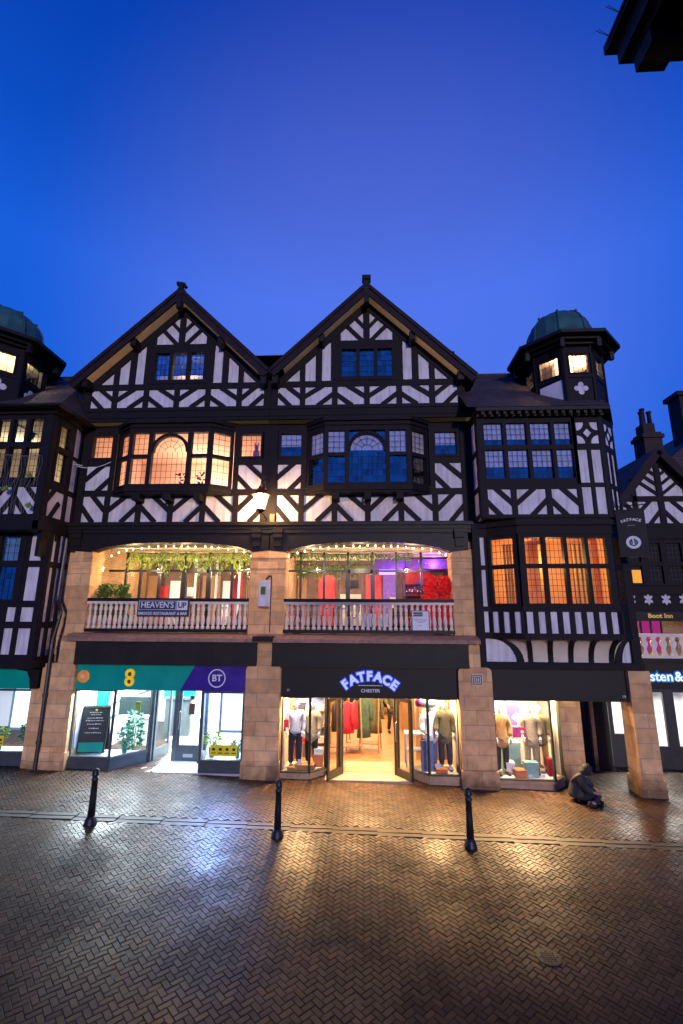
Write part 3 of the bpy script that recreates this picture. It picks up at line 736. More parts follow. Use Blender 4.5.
def glazed(B, F, x0, x1, z0, z1, fm, gm='g_shop', fw=.05, name='shop_window', mull=(), rise=0, riser_m=None, y=0, transom=()):
    w = MB(F); g = MB(F)
    w.box(x0,x0+fw,y-.03,y+.05,z0,z1); w.box(x1-fw,x1,y-.03,y+.05,z0,z1); w.box(x0+fw,x1-fw,y-.026,y+.046,z1-fw,z1); w.box(x0+fw,x1-fw,y-.05,y+.046,z0,z0+fw)
    for m in mull: w.box(m-fw*.4,m+fw*.4,y-.022,y+.042,z0+fw,z1-fw)
    for t in transom: w.box(x0+fw,x1-fw,y-.02,y+.04,t-fw*.4,t+fw*.4)
    g.quad((x0+fw,y+.01,z0+fw),(x1-fw,y+.01,z0+fw),(x1-fw,y+.01,z1-fw),(x0+fw,y+.01,z1-fw))
    o = w.build(name,M[fm],B); g.build('pane',M[gm],o)
    if rise:
        r = MB(F); r.box(x0,x1,y-.015,y+.12,z0-rise,z0-.001); r.box(x0,x1,y-.055,y+.12,z0-.05,z0-.002); r.build('stall_riser',M[riser_m or fm],B)
    return o
def leg(p, q):                            # wall frame running from p to q (outside on the right-hand side seen from above)
    return frame(p[0],p[1],math.atan2(q[1]-p[1],q[0]-p[0])), math.hypot(q[0]-p[0],q[1]-p[1])
def door_leaf(B, p, q, z0, z1, fm, bottom=.28, handle=True, plate=False):
    F, ln = leg(p,q); w = MB(F); g = MB(F)
    w.box(0,.085,-.025,.025,z0,z1); w.box(ln-.085,ln,-.025,.025,z0,z1); w.box(.085,ln-.085,-.022,.022,z1-.09,z1); w.box(.085,ln-.085,-.022,.022,z0,z0+bottom)
    g.quad((.085,0,z0+bottom),(ln-.085,0,z0+bottom),(ln-.085,0,z1-.09),(.085,0,z1-.09))
    o = w.build('door',M[fm],B); g.build('pane',M['g_shop'],o)
    if handle:
        h = MB(F); h.tube([(.06,-.03,z0+.85),(.06,-.075,z0+.87),(.06,-.075,z0+1.33),(.06,-.03,z0+1.35)],.012,6); h.build('handle',M['steel'],o)
    if plate:
        h = MB(F); h.box(ln/2-.14,ln/2+.14,-.035,-.022,z0+.10,z0+.19); h.build('letter_plate',M['steel'],o)
    return o
def downlights(B, xs, ys, z, m='e_shop', r=.055):
    l = MB()
    for x in xs:
        for y in ys: l.lathe([(r,-.012),(r,0)],(x,y,z),10)
    return l.build('ceiling_light',M[m],B)

def shops(B):
    # ===================== phone shop (left bay): teal and indigo fascia, canted lobby
    zf = .10
    F0 = Matrix.Identity(4)
    glazed(B,F0,-8.08,-6.93,.42,2.16,'greyframe','g_shop',.035,'shop_window',rise=.42,riser_m='greyframe')
    F, ln = leg((-6.93,0),(-6.25,.80)); glazed(B,F,0,ln,.42,2.16,'greyframe','g_shop',.02,rise=.40,riser_m='greyframe')
    glazed(B,F0,-4.45,-3.28,.38,2.16,'greyframe','g_shop',.05,'shop_window',rise=.42,riser_m='greyframe')
    F, ln = leg((-4.62,.9),(-4.45,0)); glazed(B,F,0,ln,.38,2.16,'greyframe','g_shop',.05,rise=.36,riser_m='greyframe')
    door_leaf(B,(-6.12,.88),(-5.98,1.66),zf,2.12,'greyframe',.30,False)
    door_leaf(B,(-5.48,.98),(-4.74,.98),zf,2.12,'greyframe',.42,True,True)
    p = MB(); p.box(-6.28,-6.14,.78,.92,zf-.1,2.3); p.box(-5.60,-5.49,.93,1.05,zf-.1,2.3); p.box(-4.74,-4.58,.88,1.05,zf-.1,2.3); p.box(-6.28,-4.58,.88,1.02,2.12,2.3); p.build('door_frame',M['greyframe'],B)
    r = MB(); r.box(-8.0,-3.3,-.02,5.6,zf-.08,zf)
    r.build('shop_floor',mat('pale_wet_floor',(.50,.48,.45),(.40,.38,.36),3,.35),B)
    r = MB()
    r.quad((-8.06,.15,zf),(-8.06,5.6,zf),(-8.06,5.6,2.75),(-8.06,.15,2.75)); r.quad((-3.27,5.6,zf),(-3.27,.15,zf),(-3.27,.15,2.75),(-3.27,5.6,2.75)); r.quad((-8.06,5.6,zf),(-3.27,5.6,zf),(-3.27,5.6,2.75),(-8.06,5.6,2.75))
    r.quad((-8.06,.05,2.72),(-8.06,5.6,2.72),(-3.27,5.6,2.72),(-3.27,.05,2.72))
    r.slab([(-8.04,.12),(-7.0,.12),(-6.45,.78),(-8.04,.78)],.2,.41); r.box(-4.42,-3.3,.12,.9,.2,.37)
    r.build('shop_room',M['whitewall'],B)
    l = MB()
    for x in (-7.4,-5.7,-4.0):
        for y in (1.6,3.4): l.box(x-.3,x+.3,y-.3,y+.3,2.695,2.71)
    l.build('ceiling_light',M['e_cool'],B)
    for x in (-7.3,-5.6,-4.0): area('shop_light',(x,2.2,2.66),.8,2.4,430,(.82,.94,1),(0,0,0),B)
    area('window_light',(-7.5,.7,2.40),.9,.3,170,(.80,.94,1),(R(-48),0,0),B); area('window_light',(-3.9,.7,2.40),.8,.3,560,(.24,.42,1),(R(-50),0,0),B)
    for x in (-7.2,-5.2,-3.9):
        p = MB(); p.box(x-.32,x+.32,2.3,2.75,zf,.95); p.box(x-.36,x+.36,2.26,2.79,.95,.99)
        p.build('display_plinth',M['white'],B)
    for x, w in ((-7.6,.55),(-6.9,.55),(-5.0,.5),(-4.2,.55)):
        p = MB(); p.box(x-w/2,x+w/2,5.5,5.56,1.0,2.1); p.build('wall_poster',M['shopteal' if x < -5.5 else 'tileblue'],B)
        p = MB(); p.box(x-w/2+.06,x+w/2-.06,5.47,5.50,1.3,1.85); p.build('poster_panel',M['whitewall'],B)
    p = MB()
    for z in (1.05,1.45,1.85): p.box(-8.03,-7.9,1.2,4.8,z,z+.03)
    p.build('wall_shelf',M['greyframe'],B)
    # display panels and counters inside
    p = MB(); p.box(-7.0,-6.1,3.6,3.75,zf,1.35); p.box(-7.05,-6.05,3.5,3.8,1.3,1.36); p.build('counter',M['greyframe'],B)
    p = MB(); p.box(-7.6,-6.55,1.55,1.62,1.20,1.72); p.build('wall_screen',M['greyframe'],B)
    p = MB(); p.prism([(-8.03,.42),(-7.75,.42),(-7.62,2.1),(-8.03,2.1)],1.0,1.03); p.build('teal_banner',M['shopteal'],B)
    # ===================== clothes shop (middle bay)
    zf = .02
    glazed(B,F0,-2.24,-1.47,.16,2.05,'greenframe','g_shop',.03,rise=.26,riser_m='stone2')
    F, ln = leg((-1.47,0),(-1.06,.42)); glazed(B,F,0,ln,.16,2.05,'greenframe','g_shop',.022,rise=.22,riser_m='stone2')
    F, ln = leg((1.29,.42),(1.70,0)); glazed(B,F,0,ln,.16,2.05,'greenframe','g_shop',.022,rise=.22,riser_m='stone2')
    glazed(B,F0,1.70,2.50,.16,2.05,'greenframe','g_shop',.03,rise=.28,riser_m='stone2')
    door_leaf(B,(-.98,-.12),(-.63,.42),zf,2.02,'greenframe',.20,True); door_leaf(B,(.88,.42),(1.25,-.12),zf,2.02,'greenframe',.20,True)
    p = MB(); p.box(-1.10,-1.02,.40,.50,0,2.1); p.box(1.22,1.30,.40,.50,-.03,2.1); p.box(-.68,-.58,.42,.52,0,2.1); p.box(.82,.92,.42,.52,-.03,2.1); p.box(-1.1,1.3,.40,.5,2.03,2.2); p.build('door_frame',M['greenframe'],B)
    r = MB(); r.box(-2.2,2.5,.62,10,-.06,zf); r.build('shop_floor',M['woodfloor'],B)
    r = MB(); r.box(-1.05,1.27,-.05,.618,-.1,zf+.002); r.box(-.55,.8,.62,1.5,zf,zf+.008); r.build('lobby_floor',mat('pale_mat',(.45,.36,.26),(.36,.28,.20),5,.6),B)
    r = MB()
    r.quad((-2.22,.15,-.1),(-2.22,10,-.1),(-2.22,10,2.75),(-2.22,.15,2.75)); r.quad((2.5,10,-.1),(2.5,.15,-.1),(2.5,.15,2.75),(2.5,10,2.75)); r.quad((-2.22,9.9,-.1),(2.5,9.9,-.1),(2.5,9.9,2.75),(-2.22,9.9,2.75))
    r.quad((-2.22,.05,2.72),(-2.22,10,2.72),(2.5,10,2.72),(2.5,.05,2.72))
    r.slab([(-2.2,.12),(-1.52,.12),(-1.14,.5),(-1.14,.95),(-2.2,.95)],0,.155); r.slab([(2.48,.12),(1.75,.12),(1.37,.5),(1.37,.95),(2.48,.95)],0,.155)
    r.box(-2.2,-1.25,1.35,1.40,.15,2.7); r.box(1.5,2.48,1.35,1.40,.15,2.7)
    r.build('shop_room',M['warmwall'],B)
    downlights(B,(-1.6,-.6,.4,1.4,2.1),(.7,1.8,3.2,4.8,6.4,8.2),2.70)
    area('window_light',(-1.75,.7,2.36),.6,.3,330,(1,.58,.24),(R(-48),0,0),B); area('window_light',(2.05,.7,2.36),.6,.3,330,(1,.58,.24),(R(-48),0,0),B); area('lobby_light',(.12,.9,2.34),1.2,.3,420,(1,.50,.17),(R(-68),0,0),B)
    for x in (-1.75,2.05): area('mannequin_fill',(x,.16,2.5),.5,.1,75,(1,.84,.62),(R(26),0,0),B)  # unseen fill lamps added to brighten the mannequin fronts
    for y, p_ in ((1.6,170),(3.8,220),(6.4,220),(8.8,160)): area('shop_light',(.1,y,2.66),3.4,1.0,p_*.8,(1,.74,.44),(0,0,0),B)
    p = MB(); p.box(-2.1,-.95,8.6,9.8,0,2.0); p.box(1.4,2.45,5.0,9.7,.0,1.9); p.build('display_wall',M['wood'],B)
    p = MB(); p.box(.86,.98,.55,.95,zf,2.0); p.box(-.78,-.66,.55,.95,zf,2.0); p.build('door_reveal',M['wood'],B)
    # ===================== fascia boards
    f = MB(); f.box(-2.27,2.53,-.05,.1,2.05,2.86); f.box(-2.27,2.53,-.09,-.048,2.80,2.858); f.box(-2.27,2.53,-.075,-.048,2.05,2.085)
    for xx in (-1.30,1.55): f.box(xx-.004,xx+.004,-.0535,-.049,2.09,2.80)
    for xx in (-2.15,-1.4,-1.2,1.45,1.65,2.4):
        for zz in (2.14,2.74): f.box(xx-.012,xx+.012,-.0555,-.049,zz-.012,zz+.012)
    f.box(-2.26,-2.255,-.05,-.049,2.1,2.2); f.build('fascia_board',M['fascia'],B)
    z = text('house_number','17',.09,(-2.08,-.052,2.22),B,M['white'])
    # upper floors and back of the block
    k = MB(); k.box(-9.0,3.3,.5,9,6.62,6.9); k.box(-9,3.3,.5,9,2.76,3.52); k.box(-9,3.3,.5,9,10.2,10.5); k.box(-9,3.3,9.02,9.2,0,12); k.box(-9,-8.8,3.7,9,3.4,10.2); k.box(3.1,3.28,3.7,9,3.4,10.2)
    k.build('inner_structure',M['dark'],B)

def shop_signs():
    s = thing('shop_sign','wide teal and indigo fascia sign with yellow and white round logos over the phone shop','sign',(-5.7,-.05,2.2))
    b = MB(); b.prism([(-8.10,2.17),(-5.10,2.17),(-4.72,2.85),(-8.10,2.85)],-.05,.08); b.build('teal_panel',M['shopteal'],s)
    b = MB(); b.prism([(-5.10,2.17),(-3.25,2.17),(-3.25,2.85),(-4.72,2.85)],-.05,.08); b.build('indigo_panel',M['shopnavy'],s)
    b = MB(); ring = []
    n = 28; R0, R1, c = .245, .215, (-4.08,2.51)
    for k in range(n):
        a, d = 2*PI*k/n, 2*PI*(k+1)/n
        b.prism([(c[0]+R0*math.cos(a),c[1]+R0*math.sin(a)),(c[0]+R0*math.cos(d),c[1]+R0*math.sin(d)),(c[0]+R1*math.cos(d),c[1]+R1*math.sin(d)),(c[0]+R1*math.cos(a),c[1]+R1*math.sin(a))],-.062,-.05)
    b.build('ring',M['white'],s); text('lettering','BT',.24,(c[0],-.056,c[1]),s,M['white'],off=.006)
    b = MB(); b.M = Matrix.Translation((-7.88,-.05,2.52)) @ Matrix.Rotation(PI/2,4,'X')
    b.lathe([(.175,0),(.175,.03),(.15,.04)],(0,0,0),8,0,1,1,PI/8); b.build('orange_disc',M['orange'],s)
    text('lettering','EE',.13,(-7.88,-.096,2.52),s,M['white'],off=.004)
    # the two stacked round letters of the yellow mark
    for z in (2.605,2.405):
        b = MB(); b.M = Matrix.Translation((-6.55,-.05,z)) @ Matrix.Rotation(PI/2,4,'X'); b.lathe([(.135,0),(.135,.035)],(0,0,0),18); b.build('yellow_mark',M['logoyellow'],s)
        text('letter','e',.20,(-6.55,-.088,z+.01),s,M['darkwood'],off=.008)
    s = thing('shop_sign','halo lit arched FATFACE lettering over the word CHESTER on the charcoal fascia','sign',(.15,-.05,2.1))
    body = 'FATFACE'; c = (.155,1.52); rad = 1.09; wid = [.24,.27,.24,.24,.27,.26,.24]
    tot = sum(wid); a = -tot/2
    for ch, w in zip(body, wid):
        t = (a+w/2)/rad*.93; a += w
        x, z = c[0]+rad*math.sin(t), c[1]+rad*math.cos(t)
        text('letter_halo',ch,.33,(x,-.058,z),s,M['e_blue'],(PI/2,0,0) if False else (PI/2,t,0),.004,.040)
        text('letter',ch,.33,(x,-.085,z),s,M['e_letter'],(PI/2,t,0),.012,.016)
    b = MB(); b.box(-.16,.50,-.058,-.05,2.365,2.38); b.build('rule',M['white'],s)
    text('lettering','CHESTER',.115,(.17,-.056,2.235),s,M['white'],off=.002,xs=1.1)
# ------------------------------------------------------------------ octagonal roof turret
def octa(cx, cy, s, k=0.0):               # corners, starting with the front face's left one
    a, b = .425*s+k*.414, 1.03*s+k
    return [(cx-a,cy-b),(cx+a,cy-b),(cx+b,cy-a),(cx+b,cy+a),(cx+a,cy+b),(cx-a,cy+b),(cx-b,cy+a),(cx-b,cy-a)]
def quatrefoil(mb, u, z, r, y):
    for dx, dz in ((r,0),(-r,0),(0,r),(0,-r)):
        n = 12; mb.prism([(u+dx*1.05+r*.72*math.cos(2*PI*k/n), z+dz*1.05+r*.72*math.sin(2*PI*k/n)) for k in range(n)],y-.012,y+.02)
    mb.prism([(u-r*.6,z-r*.6),(u+r*.6,z-r*.6),(u+r*.6,z+r*.6),(u-r*.6,z+r*.6)],y-.011,y+.018)
def turret(B, cx, cy, s, z0, zw, light, mglass='g_lit', roomm='peach', quat=(0,), tri=()):
    pts = octa(cx,cy,s); T = MB(); PS = []
    ztop = zw+1.0
    for i in range(8):
        p, q = pts[i], pts[(i+1)%8]; F, ln = leg(p,q); T.M = F; P = MB(F)
        if i in quat or i in tri: PS.append(P)
        T.holed(0,ln,z0,ztop,[(.12*s,ln-.12*s,zw,zw+.66)],0,.10)
        T.box(-.03,.07*s,-.04,.05,z0,ztop); T.box(ln-.07*s,ln+.03,-.04,.05,z0,ztop)
        T.box(.07*s,ln-.07*s,-.032,.05,zw-.13,zw-.02); T.box(.07*s,ln-.07*s,-.032,.05,zw+.66,zw+.80)
        if i in quat: quatrefoil(P, ln/2, zw-.48, .115*s, -.0)
        if i in tri: P.prism([(.10,zw-.62) if i != 7 else (.10,zw-.30),(ln-.10,zw-.62),(ln-.10,zw-.2),(.10,zw-.2)] if i != 7 else [(.10,zw-.62),(.10,zw-.22),(ln-.08,zw-.16),(ln-.08,zw-.82)],-.012,.02)
        window(B,F,spans(.12*s+.04,ln-.12*s-.04,1,.05),[(zw+.03,zw+.62)],(.04,.04,.03,.04),mglass,.15,.0,.08,name='turret_window')
    T.M = Matrix.Identity(4)
    o = T.build('turret_wall',M['timber'],B)
    for q_ in PS: q_.build('plaster_infill',M['plaster'],o)
    E = MB()
    for k, za, zb in ((.14,ztop-.10,ztop),(.30,ztop-.02,ztop+.07),(.50,ztop+.065,ztop+.17)): E.slab(octa(cx,cy,s,k),za,zb)
    for i in range(8):
        p = octa(cx,cy,s,.25)[i]; E.box(p[0]-.06,p[0]+.06,p[1]-.06,p[1]+.06,ztop-.28,ztop-.02)
    E.build('turret_eave',M['timber2'],B)
    D = MB(); zb = ztop+.168; r0 = (1.03*s+.50)/math.cos(PI/8)
    prof = [(r0-.02,0),(r0*.76,.13),(r0*.64,.28),(r0*.60,.46),(r0*.59,.64),(r0*.57,.82),(r0*.525,1.0),(r0*.45,1.17),(r0*.35,1.31),(r0*.22,1.41),(r0*.09,1.455),(.05,1.47),(.045,1.54),(.01,1.58)]
    D.lathe(prof[:3],(cx,cy,zb),8,0,1,1,PI/8); D.lathe(prof[2:],(cx,cy,zb),16,0,.985,.985,PI/8)
    d = D.build('dome',M['copper'],B)
    S_ = MB()
    for k in range(8):
        w = PI/8+k*PI/4; S_.tube([(cx+r*math.cos(w)*1.005,cy+r*math.sin(w)*1.005,zb+z) for r, z in prof[:-3]],.022,5)
        r, z = prof[7]; S_.ball((cx+r*math.cos(w),cy+r*math.sin(w),zb+z+.03),.05,6)
    S_.build('dome_seams',M['copper'],d)
    if light:
        R_ = MB(); R_.slab(octa(cx,cy,s,-.2),z0+.05,z0+.1); R_.slab(octa(cx,cy,s,-.12),ztop-.12,ztop-.105)
        ring = octa(cx,cy,s,-.75)
        R_.slab(ring,z0+.1,ztop-.12); R_.build('turret_room',M[roomm],B)
        for i in (0,7,1,2): 
            p = octa(cx,cy,s,-.42)[i]; q = octa(cx,cy,s,-.42)[(i+1)%8]
            point('turret_light',((p[0]+q[0])/2,(p[1]+q[1])/2,zw+.75),light,(1,.72,.45) if roomm == 'peach' else (1,.86,.58),.05,B)

def upper_front(B, P, T, F, x0, x1, cells, cols, rows, gl, blind, z=(6.9,7.0,7.73,7.86,9.86), start=0, y=0):
    """storey front: herringbone apron, leaded window above, in a wall frame"""
    P.M = F; T.M = F
    a, b = cols[0][0]-.1, cols[-1][1]+.1
    P.holed(x0,x1,z[0],z[4],[(a,b,z[3]-.02,z[4])],y,y+.12)
    T.box(x0,x1,y-.044,y+.05,z[0],z[1]); T.box(x0,x1,y-.044,y+.05,z[2],z[3])
    for i, (u, v) in enumerate(zip(cells, cells[1:])):
        if i: T.box(u-.075,u+.075,y-.05,y+.05,z[1],z[2])
        herring(T,u+.07,v-.07,z[1],z[2],'\\/'[(i+start)%2],y-.036,y+.05,.14)
    window(B,F,cols,rows,(.1,.1,rows[0][0]-z[3],z[4]-rows[-1][1]),gl,.15,y-.02,.14,blind)
    P.M = T.M = Matrix.Identity(4)

def build_right():
    B = thing('turret_building','black and white building with green domed corner turret and coved bay, right of twin gables','building',(5.2,.3,gz(5.2)))
    P = MB(); T = MB(); I = Matrix.Identity(4)
    yf = -.6
    # ---- second floor
    upper_front(B,P,T,frame(0,yf),3.34,6.0,[3.40,4.23,5.19,6.06],[(3.47,4.04),(4.15,4.72),(4.83,5.40),(5.51,6.0)],[(8.04,8.90),(9.04,9.72)],'g_dark',(.42,.30),start=0)
    for x in (3.40,): T.box(x-.1,x+.1,yf-.06,yf+.05,6.9,9.9)
    pts = octa(6.425,yf+1.03,1)
    for i in (0,1,2):                    # the turret's lower stage: front, canted and side faces
        F, ln = leg(pts[i],pts[i+1]); P.M = F; T.M = F
        P.box(0,ln,.0,.12,6.9,9.9)
        for a, b in ((-.02,.10),(ln-.10,ln+.02)): T.box(a,b,-.05,.05,6.9,9.9)
        T.box(ln/2-.05,ln/2+.05,-.045,.05,6.98,8.98)
        for a, b in ((6.9,7.0),(7.78,7.90),(8.88,9.04),(9.72,9.9)): T.box(.1,ln-.1,-.04,.05,a,b)
        T.box(.10,ln-.10,-.03,.05,9.03,9.73)
        inl = MB(F); r = .21; za, zb = 9.06, 9.70
        for ux, uz, a0 in ((.13,za,0),(ln-.13,za,PI/2),(ln-.13,zb,PI),(.13,zb,3*PI/2)):
            n = 8; inl.prism([(ux,uz)]+[(ux+r*math.cos(a0+PI/2*k/n), uz+r*1.15*math.sin(a0+PI/2*k/n)) for k in range(n+1)],-.036,-.028)
        m_ = (za+zb)/2; inl.prism([(ln/2-.11,m_),(ln/2,m_-.13),(ln/2+.11,m_),(ln/2,m_+.13)],-.036,-.028)
        inl.build('plaster_inlay',M['plaster'],B)
    P.M = T.M = I
    F, ln = leg((3.34,.3),(3.34,yf)); P.M = T.M = F      # left return
    P.box(0,ln,0,.1,6.9,9.9)
    for a, b in ((-.02,.12),(ln-.16,ln+.03)): T.box(a,b,-.05,.05,6.9,9.9)
    for z in (7.0,7.8,8.9): T.box(.1,ln-.1,-.04,.05,z-.07,z+.07)
    P.M = T.M = I
    # eave with dentils, lean-to roof behind it
    E = MB(); c = [(3.25,.4),(3.25,yf-.34),(6.0,yf-.34),(6.99,yf-.34),(7.80,.47),(7.80,1.3),(3.25,1.3)]
    E.slab(c,9.98,10.08); E.slab([(3.3,.4),(3.3,yf-.14),(6.9,yf-.14),(7.6,.5),(7.6,1.3),(3.3,1.3)],9.88,9.979)
    for k in range(17): x = 3.45+k*.205; E.box(x-.045,x+.045,yf-.30,yf-.13,9.885,9.975)
    E.build('eave',M['timber2'],B)
    Rf = MB(); Rf.raw([(3.0,yf-.36,10.085),(6.98,yf-.36,10.085),(7.82,.47,10.085),(7.82,1.6,10.085),(7.0,1.8,12.55),(3.0,1.8,12.55),(3.0,6,12.4),(7.0,6,12.4)],[(0,1,4,5),(1,2,4),(2,3,4),(5,4,7,6)]); Rf.box(3.0,6.98,1.72,1.88,12.5,12.62)
    Rf.build('roof',M['tile'],B)
    turret(B,6.425,yf+1.03,1,9.9,11.27,26,'g_lit','peach',(0,2),(7,6))
    room(B,3.5,7.3,.3,3.0,7.2,9.8,'dark')
    # ---- first floor: canted bay with coved base
    yb = -.55; z0, z1 = 4.5, 6.46; cols = spans(4.43,6.60,4,.10); rows = [(4.58,5.52),(5.64,6.36)]
    window(B,frame(0,yb),cols,rows,(.17,.17,.08,.12),'g_lit',.13,0,.12,name='bay_window')
    A, Bp, C, Dp = (3.52,-.08),(4.26,yb),(6.77,yb),(7.22,-.08)
    for p, q in ((A,Bp),(C,Dp)):
        F, ln = leg(p,q); window(B,F,[(.13 if p is A else .09,ln-(.14 if p is A else .10))],rows,(.1,.1,.08,.12),'g_lit',.13,0,.1,name='bay_window')
    wl = lambda e: [(3.2,.3),(3.2,-.08-e*.3),(A[0],-.08-e),(Bp[0]-e*.4,yb-e),(C[0]+e*.4,yb-e),(Dp[0]+e,-.08-e*.3),(7.35,.3)]
    T.slab(wl(.04),4.36,4.5); T.slab(wl(.05),3.64,3.80); T.slab(wl(.05),6.46,6.9); T.slab(wl(.12),6.70,6.84)
    P.slab(wl(-.0),3.80,4.36)
    for p, q, n in ((A,Bp,3),(Bp,C,8),(C,Dp,3)):
        F, ln = leg(p,q); T.M = F
        for k in range(n+1): u = ln*k/n; T.box(u-.066,u+.066,-.035,.05,3.78,4.38)
    T.M = I
    # flat wall beside and under the bay
    P.box(3.2,7.4,-.03,.15,3.0,3.7); P.box(3.2,3.56,-.03,.15,3.7,6.6)
    for x in (3.23,): T.box(x-.10,x+.10,-.12,.05,2.84,6.9)
    T.box(3.47,3.56,-.075,.05,3.8,6.6)
    for z in (5.58,4.43,3.72): T.box(3.3,3.5,-.07,.05,z-.06,z+.06)
    T.box(7.20,7.42,-.12,.05,2.84,6.7)
    T.box(3.13,7.45,-.16,.12,2.84,3.03)
    # cove: quarter-curve from the wall out to the bay, ribs follow it
    n = 10; top = [(3.62,-.09),(4.26,yb),(6.77,yb),(7.16,-.09)]; bot = [(4.28,-.04),(4.45,-.045),(6.72,-.045),(6.80,-.04)]
    cv = MB(); ring = []
    for i in range(n+1):
        t = i/n*PI/2; s = 1-math.cos(t); z = 3.02+.635*math.sin(t)
        ring.append([(b[0]+(a[0]-b[0])*s, b[1]+(a[1]-b[1])*s-.002, z) for a, b in zip(top, bot)])
    for r0, r1 in zip(ring, ring[1:]):
        for k in range(3): cv.quad(r0[k],r0[k+1],r1[k+1],r1[k])
    cvo = cv.build('cove',M['cove'],B)
    def rib(path, w, dpt):                # path of (x, y, z, ny, nz): solid strip standing proud of the cove
        rb = MB(); vs = []; fs = []
        for (x, y_, z, ny, nz) in path:
            vs += [(x-w,y_+ny*dpt,z+nz*dpt),(x+w,y_+ny*dpt,z+nz*dpt),(x+w,y_-ny*.02,z-nz*.02),(x-w,y_-ny*.02,z-nz*.02)]
        for i in range(len(path)-1):
            for k in range(4): fs.append((i*4+k,i*4+(k+1)%4,i*4+4+(k+1)%4,i*4+4+k))
        fs += [(3,2,1,0),tuple(range(len(vs)-4,len(vs)))]
        rb.raw(vs,fs); rb.build('rib',M['timber'],cvo)
    nrm = []
    for i in range(n+1):
        t = i/n*PI/2; v = Vector((0,-.635*math.cos(t)-.02,-.5*math.sin(t)-.001)).normalized(); nrm.append(v)
    for u in (.03,.265,.50,.735,.97):
        rib([(r[1][0]+(r[2][0]-r[1][0])*u,r[1][1],r[1][2],v.y,v.z) for r, v in zip(ring,nrm)],.058,.05)
    for k, sg in ((0,-1),(3,1)):
        rib([(r[k][0]+sg*.03,-.07,r[k][2]-.02,-1,0) for r in ring],.085,.03)
    room(B,3.6,7.2,.0,1.9,4.45,6.6,'amberwall',120,(1,.64,.28),lamp=False,lz=5.8,ly=.5)
    cu = MB()
    for x0, x1 in ((4.3,4.75),(5.35,5.6),(6.35,6.95)):
        nn = 16
        for k in range(nn):
            a, b = x0+(x1-x0)*k/nn, x0+(x1-x0)*(k+1)/nn; ya, yb2 = 1.0+.03*math.sin(k*1.9), 1.0+.03*math.sin((k+1)*1.9)
            cu.quad((a,ya,4.5),(b,yb2,4.5),(b,yb2,6.4),(a,ya,6.4))
    cu.build('curtain',M['curtain'],B)
    P.build('wall',M['plaster'],B); T.build('timber_frame',M['timber'],B)
    # ---- ground floor shop and open corner
    g = gz(4.2)
    f = MB(); f.box(3.42,7.0,-.06,.12,2.05,2.838); f.box(3.42,7.0,-.085,-.058,2.05,2.10); f.build('fascia_board',M['fascia'],B)
    text('house_number','19',.10,(6.86,-.062,2.17),B,M['white'])
    glazed(B,I,3.45,4.92,.10,2.06,'greenframe','g_shop',.03,rise=.30,riser_m='stone2')
    F, ln = leg((4.92,0),(5.28,.36)); glazed(B,F,0,ln,.10,2.06,'greenframe','g_shop',.022,rise=.28,riser_m='stone2')
    s = MB(); s.box(5.30,5.90,.40,1.0,-.3,2.9); s.build('inner_pier',M['stone'],B)
    s = MB(); s.box(6.97,7.52,-.2,.36,-.4,2.84); s.box(6.93,7.56,-.235,.40,-.4,gz(7)+.38); s.build('pier',M['stone'],B)
    s = MB(); s.slab([(3.45,.1),(4.9,.1),(5.2,.42),(5.2,.9),(3.45,.9)],-.2,.09)
    s.quad((3.44,.1,-.1),(3.44,2.6,-.1),(3.44,2.6,2.8),(3.44,.1,2.8)); s.quad((3.44,2.0,-.1),(5.3,2.0,-.1),(5.3,2.0,2.8),(3.44,2.0,2.8)); s.quad((3.44,.1,2.72),(3.44,2.6,2.72),(5.3,2.6,2.72),(5.3,.1,2.72))
    s.build('shop_room',M['whitewall'],B)
    s = MB(); s.quad((5.299,.4,-.1),(5.299,2.0,-.1),(5.299,2.0,2.72),(5.299,.4,2.72)); s.build('side_panel',M['cove'],B)
    area('window_light',(4.3,.7,2.36),1.3,.3,620,(1,.62,.28),(R(-48),0,0),B)
    area('mannequin_fill',(4.2,.16,2.5),1.2,.1,110,(1,.84,.62),(R(26),0,0),B)  # added fill, likewise, for the corner window mannequins
    downlights(B,(3.8,4.4,5.0),(.4,1.1),2.70)
    door_leaf(B,(5.98,1.02),(6.72,1.72),-.14,2.2,'iron',.16,True)
    s = MB(); s.box(6.74,6.84,1.70,1.84,-.3,2.8); s.build('door_post',M['stone'],B)
    s = MB(); s.box(6.86,7.30,1.80,1.95,-.3,2.8); s.build('door_reveal',M['fascia'],B)
    s = MB(); s.box(3.3,7.5,.15,2.4,2.70,2.82); s.box(3.3,7.45,2.4,2.5,2.8,9.9); s.box(5.31,7.44,2.5,2.6,-.4,2.8); s.box(7.3,7.44,.3,2.4,2.8,9.9); s.build('inner_structure',M['dark'],B)
    return B

